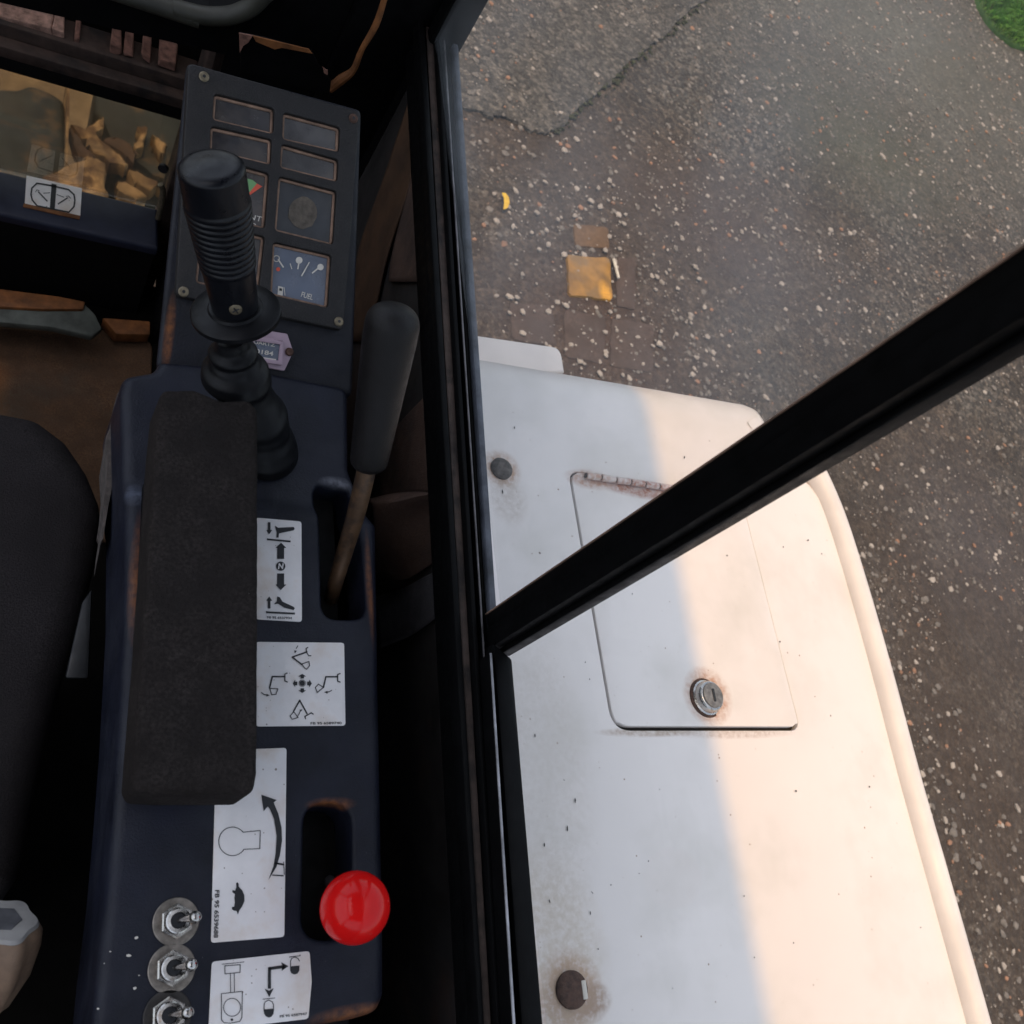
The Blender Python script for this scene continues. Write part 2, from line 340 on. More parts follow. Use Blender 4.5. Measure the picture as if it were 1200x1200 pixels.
def plate(outer, z, depth, r=.003, holes=(), hr=.002, hdepth=None, zf=None, steps=5, grid=None, step=.01, bottom=True, lift=None):
    """slab with rounded upper edges; outer = outline seen from above (2D), z top height, zf(x,y) extra height;
    lift maps (x, y, z) to the world for tilted slabs"""
    zf = zf or (lambda x, y: 0)
    outer = dens(ccw([Vector(p[:2]) for p in outer]), step); no = normals(outer)
    rr = [r(p) if callable(r) else r for p in outer]
    hs_ = [dens(ccw([Vector(p[:2]) for p in h]), step) for h in holes]; nh = [normals(h) for h in hs_]
    vs, fs = [], []
    def ringset(loop, nrm, rads, sign, dep):
        idx = []
        for k in range(steps + 1):
            th = math.pi / 2 * k / steps
            ids = []
            for p, n, q in zip(loop, nrm, rads):
                g = p - n * (sign * q * (1 - math.sin(th)))
                ids.append(len(vs)); vs.append(Vector((g.x, g.y, z + zf(g.x, g.y) - q * (1 - math.cos(th)))))
            idx.append(ids)
        ids = []
        for p in loop: ids.append(len(vs)); vs.append(Vector((p.x, p.y, z + zf(p.x, p.y) - dep)))
        idx.append(ids)
        for a, b in zip(idx, idx[1:]):
            for i in range(len(a)):
                j = (i + 1) % len(a); fs.append((a[i], b[i], b[j], a[j]))
        return idx[0], ids
    o0, ob = ringset(outer, no, rr, 1, depth)
    tops = [[vs[i].to_2d() for i in o0]]
    keys = list(o0)
    for h, n in zip(hs_, nh):
        h0, hb = ringset(h, n, [hr] * len(h), -1, hdepth or depth); tops.append([vs[i].to_2d() for i in h0]); keys += h0
    v, f = tri(tops[0], tops[1:], grid)
    mp = {}
    for i, q in enumerate(v):
        if i < len(keys) and (vs[keys[i]].to_2d() - q).length < 1e-6: mp[i] = keys[i]
        else: mp[i] = len(vs); vs.append(Vector((q.x, q.y, z + zf(q.x, q.y))))
    fs += [tuple(mp[i] for i in t) for t in f]
    if bottom and not holes: fs.append(tuple(ob[::-1]))
    if lift: vs = [lift(p.x, p.y, p.z) for p in vs]
    return vs, fs
def box(x0, x1, y0, y1, z0, z1, bev=0, seg=2):
    bm = bmesh.new(); bmesh.ops.create_cube(bm, size=1)
    for v in bm.verts: v.co = Vector(((x0 + x1) / 2 + v.co.x * (x1 - x0), (y0 + y1) / 2 + v.co.y * (y1 - y0), (z0 + z1) / 2 + v.co.z * (z1 - z0)))
    return bmout(bm, bev, seg)
def bmout(bm, bev=0, seg=2):
    if bev: bmesh.ops.bevel(bm, geom=bm.edges[:], offset=bev, segments=seg, profile=.5, affect='EDGES', clamp_overlap=True)
    bm.verts.index_update()
    r = [v.co.copy() for v in bm.verts], [tuple(v.index for v in f.verts) for f in bm.faces]
    bm.free(); return r
def hexa(top, bot, bev=0, seg=2):                 # block between two corresponding quads/polygons
    bm = bmesh.new(); n = len(top)
    a = [bm.verts.new(p) for p in top]; b = [bm.verts.new(p) for p in bot]
    bm.faces.new(a); bm.faces.new(b[::-1])
    for i in range(n): bm.faces.new((a[i], b[i], b[(i + 1) % n], a[(i + 1) % n]))
    bmesh.ops.recalc_face_normals(bm, faces=bm.faces)
    return bmout(bm, bev, seg)
def drop(pts, h): return [Vector(p) - Vector((0, 0, h)) for p in pts]
def frame_of(d):
    d = d.normalized(); a = Vector((0, 0, 1)) if abs(d.z) < .9 else Vector((1, 0, 0))
    u = d.cross(a).normalized(); return u, d.cross(u)
def lathe(prof, A, B=None, n=32, axis=None, lobes=0, lobe=0):   # prof: (distance along axis, radius)
    A = Vector(A); d = (Vector(B) - A).normalized() if B is not None else axis.normalized(); u, v = frame_of(d)
    vs, fs = [], []
    for (t, r) in prof:
        for k in range(n):
            a = 2 * math.pi * k / n; q = r * (1 + (lobe * math.cos(lobes * a) if lobes else 0))
            vs.append(A + d * t + (u * math.cos(a) + v * math.sin(a)) * q)
    for i in range(len(prof) - 1):
        for k in range(n):
            fs.append((i * n + k, i * n + (k + 1) % n, (i + 1) * n + (k + 1) % n, (i + 1) * n + k))
    fs.append(tuple(range(n))); o = (len(prof) - 1) * n; fs.append(tuple(o + k for k in range(n))[::-1])
    return vs, fs
def tube(pts, rad, n=12, sub=4):
    pts = [Vector(p) for p in pts]
    if sub > 1 and len(pts) > 2:
        sm = []
        for i in range(len(pts) - 1):
            p0, p1, p2, p3 = pts[max(0, i - 1)], pts[i], pts[i + 1], pts[min(len(pts) - 1, i + 2)]
            for j in range(sub):
                t = j / sub
                sm.append(.5 * ((2 * p1) + (p2 - p0) * t + (2 * p0 - 5 * p1 + 4 * p2 - p3) * t * t + (3 * p1 - p0 - 3 * p2 + p3) * t ** 3))
        sm.append(pts[-1])
        if isinstance(rad, (list, tuple)):
            rad = [rad[min(len(rad) - 1, int(i / sub))] * (1 - (i % sub) / sub) + rad[min(len(rad) - 1, int(i / sub) + 1)] * (i % sub) / sub for i in range(len(sm))]
        pts = sm
    vs, fs = [], []; u = None
    for i, p in enumerate(pts):
        d = (pts[min(i + 1, len(pts) - 1)] - pts[max(0, i - 1)]).normalized()
        if u is None: u, v = frame_of(d)
        else: u = (u - d * u.dot(d)).normalized(); v = d.cross(u)
        r = rad[i] if isinstance(rad, (list, tuple)) else rad
        for k in range(n):
            a = 2 * math.pi * k / n; vs.append(p + (u * math.cos(a) + v * math.sin(a)) * r)
    for i in range(len(pts) - 1):
        for k in range(n): fs.append((i * n + k, i * n + (k + 1) % n, (i + 1) * n + (k + 1) % n, (i + 1) * n + k))
    fs.append(tuple(range(n))[::-1]); o = (len(pts) - 1) * n; fs.append(tuple(o + k for k in range(n)))
    return vs, fs

# flat print: artwork traced in photo pixels and laid on the decal's own plane
def flat(fn, poly):
    q = [Vector(p) for p in poly]
    v, f = tri(ccw(q), [])
    return [fn(p.x, p.y) for p in v], f
def stroke(fn, pts, wd, closed=False):
    pts = [Vector(p) for p in pts]; parts = []
    seq = list(zip(pts, pts[1:])) + ([(pts[-1], pts[0])] if closed else [])
    for a, b in seq:
        d = (b - a)
        if d.length < 1e-6: continue
        d.normalize(); n = Vector((-d.y, d.x)) * wd / 2; a2, b2 = a - d * wd * .3, b + d * wd * .3
        parts.append(([fn(*(a2 + n)), fn(*(b2 + n)), fn(*(b2 - n)), fn(*(a2 - n))], [(0, 1, 2, 3)]))
    return join(*parts)
def circ(cx, cy, r, a0=0, a1=360, n=20, sx=1):
    return [(cx + sx * r * math.cos(R(a0 + (a1 - a0) * i / n)), cy + r * math.sin(R(a0 + (a1 - a0) * i / n))) for i in range(n if a1 - a0 == 360 else n + 1)]
def text(fn, s, a, b, h, bold=0):                # text from pixel a to pixel b along the baseline, cap height h pixels
    c = bpy.data.curves.new('print', 'FONT'); c.body = s; c.size = 1; c.offset = bold
    o = bpy.data.objects.new('print', c); COL.objects.link(o)
    dg = bpy.context.evaluated_depsgraph_get(); me = bpy.data.meshes.new_from_object(o.evaluated_get(dg))
    xs = [v.co.x for v in me.vertices]; x0, x1 = min(xs), max(xs); ys = [v.co.y for v in me.vertices]; y1 = max(ys)
    a, b = Vector(a), Vector(b); d = b - a; n = Vector((d.y, -d.x)).normalized()
    vs = []
    for v in me.vertices:
        q = a + d * ((v.co.x - x0) / (x1 - x0)) + n * (v.co.y / y1 * h); vs.append(fn(q.x, q.y))
    fs = [tuple(p.vertices) for p in me.polygons]
    bpy.data.objects.remove(o); bpy.data.curves.remove(c); bpy.data.meshes.remove(me)
    return vs, fs
def xy(pts, z): return [P(*p, z).to_2d() for p in pts]

# ================================================================ SETTING
def grid_sheet(x0, x1, y0, y1, nx, ny, zf):
    vs = [Vector((x0 + (x1 - x0) * i / nx, y0 + (y1 - y0) * j / ny, 0)) for j in range(ny + 1) for i in range(nx + 1)]
    for v in vs: v.z = zf(v.x, v.y)
    fs = [(j * (nx + 1) + i, j * (nx + 1) + i + 1, (j + 1) * (nx + 1) + i + 1, (j + 1) * (nx + 1) + i) for j in range(ny) for i in range(nx)]
    return vs, fs
GZ = lambda x, y: .006 * (noise.noise(Vector((x * 2.3, y * 2.3, 0))) ) + .004 * noise.noise(Vector((x * 7, y * 7, 3)))
near = grid_sheet(-4, 7, -3, 8, 160, 160, lambda x, y: GZ(x, y) if (-3.5 < x < 6.5 and -2.5 < y < 7.5) else 0)
far = ([(-150, -150, 0), (150, -150, 0), (150, -3, 0), (-150, -3, 0), (-150, 8, 0), (150, 8, 0), (150, 150, 0), (-150, 150, 0),
        (-4, -3, 0), (-4, 8, 0), (7, -3, 0), (7, 8, 0)],
       [(0, 1, 2, 3), (4, 5, 6, 7), (3, 8, 9, 4), (10, 2, 5, 11)])
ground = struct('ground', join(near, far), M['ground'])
edge_px = [(470, 116), (545, 120), (566, 124), (580, 130), (592, 128), (612, 139), (630, 147), (645, 151), (660, 142), (680, 122), (700, 106), (722, 88), (735, 74), (765, 50), (790, 28), (820, 0), (870, -40)]
slab_edge = [P(a + random.uniform(-1.2, 1.2), b + random.uniform(-1.2, 1.2), .03).to_2d() for a, b in edge_px]
slab_rough = [q + Vector((random.gauss(0, .0035), random.gauss(0, .0035))) for a, b in zip(slab_edge, slab_edge[1:]) for q in (a.lerp(b, k / 5) for k in range(5))] + [slab_edge[-1]]
slab = struct('concrete_slab', plate(slab_rough + [Vector((3.2, 6.5)), Vector((.95, 6.5))], .010, .04, r=.003, zf=lambda x, y: GZ(x, y) * .7, grid=.09, step=.03, steps=3), M['slab'])
# paving stones set in the ground
def paver(px, m, z=.004, label=None, r=.005):
    o = mk('paver', plate([q + Vector((random.uniform(-.0022, .0022), random.uniform(-.0022, .0022))) for q in dens(fillet(xy(px, z), .012, 3), .02)], z, .03, r=r, steps=2, step=.05, zf=lambda x, y: GZ(x, y)), m, ground, label=label); return o
paver([(598, 353), (648, 358), (651, 405), (601, 398)], M['paver'])
paver([(661, 362), (710, 369), (708, 426), (661, 418)], M['paver'])
paver([(665, 299), (715, 302), (718, 352), (666, 346)], M['amber'], .009, 'amber yellow square patch', .002)  # flat amber square level with the ground
paver([(673, 262), (713, 265), (715, 291), (675, 288)], M['patch_orange'], .006, 'small dull orange patch')
paver([(723, 300), (746, 303), (744, 363), (722, 359)], M['paver'], .006)
paver([(717, 372), (768, 380), (765, 437), (714, 429)], M['paver'])
# loose chippings: thousands of little stones
ico = bmesh.new(); bmesh.ops.create_icosphere(ico, subdivisions=1, radius=1); ico.verts.index_update()
IV = [v.co.copy() for v in ico.verts]; IF = [tuple(v.index for v in f.verts) for f in ico.faces]; ico.free()
def blobs(spots):
    vs, fs = [], []
    for (p, s) in spots:
        o = len(vs); rz = Matrix.Rotation(random.uniform(0, 6.28), 3, 'Z'); sx, sy = random.uniform(.7, 1.25), random.uniform(.6, 1.1)
        for q in IV:
            j = 1 + random.uniform(-.22, .22)
            vs.append(p + rz @ Vector((q.x * sx * s * j, q.y * sy * s * j, q.z * s * .55 * j)))
        fs += [tuple(i + o for i in t) for t in IF]
    return vs, fs
slab2 = ccw(list(slab_edge) + [Vector((3.2, 6.5)), Vector((.95, 6.5))])
def scatter(n, smin, smax, power=3.0):
    out = []
    while len(out) < n:
        x, y = random.uniform(.9, 5.3), random.uniform(-.7, 5.2)
        if y > 1.0 and random.random() < .35: continue
        if noise.noise(Vector((x * 1.7, y * 1.7, 9))) + random.uniform(-.5, .6) < 0: continue
        q = Vector((x, y)); s = smin + (smax - smin) * random.random() ** power
        z = GZ(x, y) + (.010 if inside(q, slab2) else 0)
        out.append((Vector((x, y, z + s * .12)), s))
    return out
onp = [(P(random.uniform(590, 830), random.uniform(210, 440), .007), .0025 + .009 * random.random() ** 3.5) for _ in range(330)]
struct('pale_chippings', blobs(scatter(10000, .0025, .0125, 5) + onp), M['stone'], False, 'stuff')
struct('warm_chippings', blobs(scatter(3200, .0025, .011)), M['stone_warm'], False, 'stuff')
struct('grey_chippings', blobs(scatter(13000, .003, .013)), M['stone_grey'], False, 'stuff')
# moss in the joint below the slab edge
ms = []
for i in range(len(edge_px) - 1):
    a, b = edge_px[i], edge_px[i + 1]
    dn = 1 if a[0] < 640 else 18
    for k in range(dn):
        t = random.random(); q = (a[0] + (b[0] - a[0]) * t + random.gauss(2, 3), a[1] + (b[1] - a[1]) * t + random.gauss(3, 3))
        ms.append((P(*q, .006), random.uniform(.003, .010)))
struct('moss', blobs(ms), M['moss'], False, 'stuff')
# lawn with blades
lawn_px = [(1140, -25), (1148, 5), (1158, 24), (1172, 40), (1188, 52), (1215, 62)]
lawn_edge = [P(*p, .02).to_2d() for p in lawn_px]
lawn = struct('lawn', plate(lawn_edge + [Vector((8, 4.4)), Vector((8, 8)), Vector((4.2, 8))], .03, .05, r=.02, grid=.3, step=.08, steps=3), M['lawn'])
vs, fs = [], []
LP = ccw([Vector(p) for p in lawn_edge] + [Vector((8, 4.4)), Vector((8, 8)), Vector((4.2, 8))])
n = 0
while n < 9000:
    q = Vector((random.uniform(4.1, 5.6), random.uniform(3.8, 5.4)))
    if not inside(q, LP): continue
    n += 1; h = random.uniform(.03, .075); a = random.uniform(0, 6.28); l = Vector((math.cos(a), math.sin(a), 0)); wv = Vector((-l.y, l.x, 0)) * .003
    b0 = Vector((q.x, q.y, .025)); o = len(vs)
    vs += [b0 - wv, b0 + wv, b0 + l * h * .35 + Vector((0, 0, h * .7)) + wv * .6, b0 + l * h * .9 + Vector((0, 0, h * .9))]; fs += [(o, o + 1, o + 2), (o, o + 2, o + 3)]
struct('grass', (vs, fs), M['grass'], False, 'stuff')
# fallen leaf and straw
def leaf_mesh(a, b, wd, z):
    A, B = P(*a, z), P(*b, z); d = B - A; nrm = Vector((-d.y, d.x, 0)).normalized(); vs = []; fs = []
    for i in range(9):
        t = i / 8; c = A + d * t + Vector((0, 0, .004 * math.sin(math.pi * t))); ww = wd * math.sin(math.pi * min(.98, max(.04, t))) ** .8
        bend = nrm * .018 * math.sin(math.pi * t)
        vs += [c + bend - nrm * ww * .3 + Vector((0, 0, .006)), c + bend, c + bend + nrm * ww + Vector((0, 0, .009))]
    for i in range(8):
        for k in range(2): fs.append((3 * i + k, 3 * i + k + 1, 3 * i + k + 4, 3 * i + k + 3))
    return vs, fs
lf = mk('fallen_leaf', plate(fillet(xy([(587.5, 226), (592, 227), (595.5, 232), (596.5, 239), (594, 245), (589, 247), (590, 240), (590, 233)], .012), .004, 3), .016, .002, r=.0006, step=.006, steps=1, grid=.008,
    zf=lambda x, y: .006 * noise.noise(Vector((x * 25, y * 25, 5)))), M['leaf'])
tag(lf, 'small yellow fallen leaf curled on the dark asphalt', 'leaf')
st = mk('straw_piece', tube([P(719, 304, .016), P(722, 314, .02), P(725, 326, .018)], .004, 6, 3), M['straw'])
tag(st, 'pale piece of straw lying beside the amber patch', 'straw')

# ---------------------------------------------------------------- cab shell
struct('cab_floor', box(-.75, .301, -.9, .89, .56, .6), M['floor'])
# cab roof; unseen hatch opening added on the left to brighten the console
struct('cab_roof', join(box(-.36, .336, -.95, 1.0, 2.16, 2.22, .006), box(-.75, -.3605, .72, 1.0, 2.16, 2.219, .004), box(-.75, -.3605, -.95, -.55, 2.16, 2.219, .004), box(-.75, -.71, -.5495, .7195, 2.16, 2.218, .004)), M['frame'])
struct('left_wall', box(-.75, -.715, -.9, .9, .56, 1.2, .004), M['wall'])
struct('rear_wall', box(-.71, .262, -.94, -.9, .56, 1.45, .004), M['wall'])
struct('rear_pillar', join(box(-.75, -.69, -.9, -.84, 1.205, 2.158, .004), box(.25, .31, -.9, -.84, 1.26, 2.158, .004)), M['frame'])
struct('front_pillar', box(-.75, -.69, .78, .84, 1.205, 2.158, .004), M['frame'])
wall_in = [P(500, 0, 1.22), P(516, 300, 1.225), P(540, 700, 1.225), P(566, 1250, 1.225)]
# inner wall under the sill: steps back from the sill to the floor
struct('right_wall', box(.302, .316, -.86, .74, .56, 1.19, .002), M['wall'])
# right front corner: pillar rising to the roof
pc = PY(545, 55, .76)
struct('corner_pillar', join(box(.236, .330, .742, .83, .56, 2.158, .008), box(.30, .330, .722, .741, 1.0, 2.158, .004)), M['frame'])

# ================================================================ WHITE HOOD beside the cab
HZ = 1.07
hood = thing('engine_hood', 'large white rounded engine hood outside the side window', 'hood', (.6, .2, .75))
y0f = .566
outline = [Vector((.319, -.55)), Vector((.88, -.55)), P(1150, 1200, HZ).to_2d(), P(1042, 850, HZ).to_2d(), P(963, 565, HZ).to_2d(), P(930, 506, HZ + -.01).to_2d(), P(884, 464, HZ - .03).to_2d(), Vector((.319, .556))]
hl = fillet(outline, [.01, .02, .3, .3, .06, .06, .05, .01], 8)
lid_px = [(666, 551), (869, 583), (938, 856), (718, 856)]
lid_o = fillet([P(*p, HZ).to_2d() for p in lid_px], [.014, .014, .012, .02], 7)
def hood_r(p):
    t = max(0, min(1, (p.y - .40) / .10)); t = t * t * (3 - 2 * t)
    return .004 + .072 * t
body = mk('body', plate(hl, HZ, .34, r=hood_r, holes=[lid_o], hr=.0012, hdepth=.008, grid=.03, step=.008, steps=9), M['hood'], hood, auto=50)
mk('gap_backing', box(.47, .74, .14, .44, HZ - .012, HZ - .0085), M['gap'], hood)
lo = ccw(dens([Vector(p) for p in lid_o], .008)); ln = normals(lo); cy = .163
def gap(p): return .0008 + (.0010 if p.x < .5 else 0) + (.0028 if p.y < .168 else 0)
lid_in = [p - n * gap(p) for p, n in zip(lo, ln)]
mk('lid', plate(lid_in, HZ + .0006, .006, r=.0010, grid=.03, step=.01, steps=3), M['hood'], hood)
# the raised bead along the outer edge
bead_px = [(946, 540), (958, 562), (978, 610), (1003, 690), (1031, 790), (1061, 905), (1096, 1030), (1135, 1170), (1160, 1260)]
mk('edge_bead', tube([P(*p, HZ - .001) for p in bead_px], .0135, 14, 4), M['bead'], hood)
# hinge
ha, hb = P(686, 557, HZ + .004), P(866, 584, HZ + .004)
hd = (hb - ha); hl_ = hd.length; hdn = hd.normalized()
hinge = mk('hinge', tube([ha, hb], .0026, 8, 1), M['rust'], hood)
nk = 11
for k in range(nk):
    a = ha + hd * (k / nk + .004); b = ha + hd * ((k + 1) / nk - .004)
    mk('knuckle', lathe([(0, .0030), (.0006, .0036), ((b - a).length - .0006, .0036), ((b - a).length, .0030)], a, b, 10), M['hood'], hinge)
# lock
lc = P(827, 818, HZ)
ax = (Vector((.05, .0, 1))).normalized()
lock = mk('lock', lathe([(0, .0165), (.002, .0165), (.003, .0150), (.008, .0142), (.0092, .0132), (.0095, .0125)], lc, axis=ax, n=36), M['chrome'], hood)
lt = lc + ax * .0096
mk('lock_face', lathe([(0, .0118), (.0012, .0115), (.0016, .0105)], lt, axis=ax, n=30), M['washer'], lock)
mk('keyhole', box(lt.x - .0014, lt.x + .0016, lt.y - .0062, lt.y + .006, lt.z + .001, lt.z + .0022, .0008), M['ink'], lock)
mk('lock_ring', lathe([(0, .0190), (.0012, .0185)], lc - ax * .0002, axis=ax, n=30), M['rust'], lock)
for (px, py, rad, m) in ((587, 550, .0108, 'bolt_grey'), (669, 1160, .0132, 'rust')):
    c = P(px, py, HZ)
    b = mk('bolt', lathe([(0, rad), (.0025, rad), (.004, rad * .86), (.0045, rad * .5)], c, axis=Vector((0, 0, 1)), n=24), M[m], hood)
c = P(683, 1160, HZ + .002)
mk('bolt_slot', box(c.x - .0022, c.x + .0022, c.y - .0065, c.y + .0065, c.z, c.z + .003, .001), M['pale_ink'], hood, label='bright chip at the edge of the rusty bolt')
chips = [(674, 938, 2, 7, 5), (665, 971, 2, 9, 3), (638, 990, 2, 6, 2), (644, 1056, 1.6, 6, 15), (692, 1070, 1.5, 6, 8), (627, 862, 2, 5, 5), (603, 501, 1.6, 4, 10), (589, 576, 1.8, 7, 8), (661, 914, 1, 3, 40), (694, 1046, 1, 5, 40),
    (933, 927, 3, 3, 0), (1019, 922, 2.4, 2.6, 0), (872, 1050, 2, 2, 0), (930, 1105, 2, 2.4, 0), (914, 752, 2.4, 2.6, 0), (852, 651, 2.4, 2, 0), (802, 536, 2.2, 4, 0), (760, 1009, 2, 2, 0), (716, 1037, 2, 2, 0), (701, 1112, 2, 2.4, 0), (773, 925, 1.6, 1.6, 0), (736, 612, 1.6, 1.6, 0),
    (884, 1122, 1.8, 2.4, 0), (1079, 1087, 1.8, 2, 0), (691, 796, 1.5, 2.4, 0), (686, 776, 1.5, 2.4, 0), (741, 696, 1.6, 2, 0), (947, 633, 2.4, 2.2, 0), (963, 649, 2, 2, 0), (918, 641, 2, 2.4, 0), (788, 1158, 1.5, 1.8, 0), (617, 1007, 1.4, 1.4, 0)]
def chip_poly(cx, cy, a, b, rot):
    cr_, sr_ = math.cos(R(-rot)), math.sin(R(-rot)); out = []
    for k in range(9):
        t = 6.283 * k / 9; x, y = a * .38 * math.cos(t) * random.uniform(.7, 1.2), b * .42 * math.sin(t) * random.uniform(.8, 1.15)
        out.append((cx + x * cr_ - y * sr_, cy + x * sr_ + y * cr_))
    return out
mk('paint_chip', join(*[flat(lambda a, b: P(a, b, HZ + .0011), chip_poly(*c)) for c in chips]), M['gap'], hood, False)['kind'] = 'stuff'
pl = mk('step_plate', plate(fillet([P(500, 384, .95).to_2d(), P(657, 407, .95).to_2d(), P(662, 436, .95).to_2d(), P(500, 436, .95).to_2d()], [.002, .012, .002, .002]), .95, .05, r=.003, step=.02), M['plate'])
tag(pl, 'pale plate in a painted sunlit tone jutting out below the front of the white hood', 'plate')

# ================================================================ SIDE WINDOW
win = thing('side_window', 'black framed sliding side window between console and white hood', 'window', (.30, .2, 1.2))
def strip(name, xl, xr, z, h, m, y0=-60, y1=1290, bev=.0008, label=None):
    t = [P(xl(y0), y0, z), P(xr(y0), y0, z), P(xr(y1), y1, z), P(xl(y1), y1, z)]
    return mk(name, hexa(t, drop(t, h), bev), M[m], win, label=label)
ln_ = lambda x, s, y=300: (lambda v: x + s * (v - y))
strip('sill', ln_(506, .062), ln_(551, .066), 1.222, .03, 'frame')
strip('sill_edge', ln_(507, .060), ln_(514, .060), 1.236, .0138, 'frame')
strip('trim_strip', ln_(514.6, .058), ln_(523.5, .058), 1.232, .0098, 'brown_trim', label='worn brown trim strip')
strip('track', ln_(527, .062), ln_(532, .063), 1.238, .0158, 'frame')
strip('track', ln_(536.5, .065), ln_(538.2, .065), 1.240, .0012, 'ridge', bev=.0003)
strip('track', ln_(536.5, .065), ln_(538.2, .065), 1.2387, .0166, 'frame', bev=0)
strip('track', ln_(538.8, .065), ln_(546.5, .067), 1.234, .0118, 'frame')
strip('outer_flange', ln_(547.5, .066), ln_(554.5, .068), 1.240, .02, 'frame_lip', y1=735, bev=.0015)
# lower seal of the rear pane, behind the mullion
tl = [P(578, 752, 1.249), P(601, 772, 1.249), P(645, 1290, 1.249), P(618, 1290, 1.249)]
mk('pane_seal', hexa(tl, drop(tl, .02), .002), M['frame'], win)
tl = [P(574.5, 765, 1.252), P(576.6, 765, 1.252), P(610, 1290, 1.252), P(607, 1290, 1.252)]
mk('runner', hexa(tl, drop(tl, .0012), .0003), M['runner'], win)
tb = drop(tl, .0013)
mk('runner_base', hexa(tb, drop(tb, .02), 0), M['frame'], win)
# mullion: two stiles side by side
xm = .300
def post(name, a, b, x0, x1, m, zb=1.235):
    ya, yb = PX(*a, xm).y, PX(*b, xm).y
    return mk(name, box(x0, x1, min(ya, yb), max(ya, yb), zb, 2.158, .0012), M[m], win)
LEAN = .0185                                 # the post leans back a little
A1, B1 = PX(584, 713, xm), PX(600, 768, xm)
ys = (A1.y, B1.y)
def stile(name, f0, f1, x0, x1, m, bev=.001):
    a, b = ys[1] + (ys[0] - ys[1]) * f0, ys[1] + (ys[0] - ys[1]) * f1
    vs, fs = box(x0, x1, a, b, 1.236, 2.158, bev)
    for v in vs: v.y -= LEAN * (v.z - 1.236)
    return mk(name, (vs, fs), M[m], win)
stile('mullion', .22, .60, .290, .310, 'frame')
stile('mullion_edge', .605, .90, .292, .306, 'frame')
stile('mullion_seal', .10, .215, .297, .306, 'frame')
stile('mullion_highlight', .90, .945, .3012, .3032, 'tan_rim', .0002)  # tan strip: highlight along the mullion put into the colour
stile('mullion_line', .885, .908, .2912, .2924, 'tan_rim', .0001)  # worn corner line, its highlight put into the colour
mk('front_pane', box(.3035, .3065, ys[0] + .001, .735, 1.236, 2.15), M['glass_dusty'], win, False)
mk('rear_pane', box(.2965, .2995, -.84, ys[1] - .002, 1.245, 2.15), M['glass_clear'], win, False)

# ================================================================ VINYL LINER between console and wall
def sheet(name, rows, m, parent, sub=5, label=None):
    """rows of (px, py, z) control points, interpolated smoothly"""
    g = [[(P(*q) if P(*q).x < .298 else PX(q[0], q[1], .298)) for q in r] for r in rows]
    def cr(a, n):
        out = []
        for i in range(len(a) - 1):
            p0, p1, p2, p3 = a[max(0, i - 1)], a[i], a[i + 1], a[min(len(a) - 1, i + 2)]
            for j in range(n):
                t = j / n; out.append(.5 * ((2 * p1) + (p2 - p0) * t + (2 * p0 - 5 * p1 + 4 * p2 - p3) * t * t + (3 * p1 - p0 - 3 * p2 + p3) * t ** 3))
        return out + [a[-1]]
    g = [cr(r, sub) for r in g]
    g = list(zip(*[cr(list(c), sub) for c in zip(*g)]))
    nx = len(g[0]); vs = [v for r in g for v in r]
    fs = [(j * nx + i, j * nx + i + 1, (j + 1) * nx + i + 1, (j + 1) * nx + i) for j in range(len(g) - 1) for i in range(nx - 1)]
    o = mk(name, (vs, fs), m, parent, label=label)
    s = o.modifiers.new('thickness', 'SOLIDIFY'); s.thickness = .0015; s.offset = -1
    return o
liner = thing('vinyl_liner', 'crumpled brown vinyl liner sagging in the gap beside the window sill', 'liner', P(480, 450, .95))
sheet('fold', [[(430, 585, 1.13), (460, 578, 1.15), (492, 576, 1.17), (519, 580, 1.165)], [(436, 592, 1.14), (465, 588, 1.165), (500, 580, 1.185), (524, 586, 1.18)],
               [(438, 615, 1.12), (470, 615, 1.135), (505, 600, 1.15), (530, 598, 1.15)], [(438, 670, 1.04), (470, 680, 1.04), (505, 660, 1.05), (532, 640, 1.05)]], M['vinyl'], liner)
sheet('upper_sheet', [[(500, 140, 1.19), (506, 145, 1.2), (512, 150, 1.2)], [(462, 285, 1.10), (488, 262, 1.14), (512, 262, 1.16)], [(455, 330, 1.06), (485, 330, 1.08), (514, 330, 1.10)]], M['vinyl'], liner)
sheet('middle_sheet', [[(522, 440, 1.17), (526, 455, 1.175), (530, 470, 1.175)], [(450, 520, 1.07), (495, 490, 1.13), (531, 500, 1.15)], [(440, 590, 1.05), (490, 585, 1.08), (535, 590, 1.10)]], M['vinyl'], liner)
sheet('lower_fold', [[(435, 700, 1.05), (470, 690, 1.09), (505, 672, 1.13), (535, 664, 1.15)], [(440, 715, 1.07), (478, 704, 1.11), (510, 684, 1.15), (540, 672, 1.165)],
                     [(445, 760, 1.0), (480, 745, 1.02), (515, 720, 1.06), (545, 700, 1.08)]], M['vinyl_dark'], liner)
sheet('band', [[(486, 95, 1.2), (496, 100, 1.2), (506, 100, 1.2)], [(452, 200, 1.14), (468, 205, 1.15), (482, 208, 1.14)], [(418, 300, 1.05), (438, 305, 1.06), (452, 305, 1.05)], [(405, 400, .95), (420, 400, .95), (432, 400, .95)]], M['orange_dull'], liner)
hose = mk('round_duct', tube([P(440, 320, .95), P(480, 310, 1.06), P(505, 330, 1.10), P(508, 400, 1.06), P(480, 470, .95)], .028, 20, 6), M['black'])
tag(hose, 'black round duct curving down in the gap beside the instrument panel', 'duct')

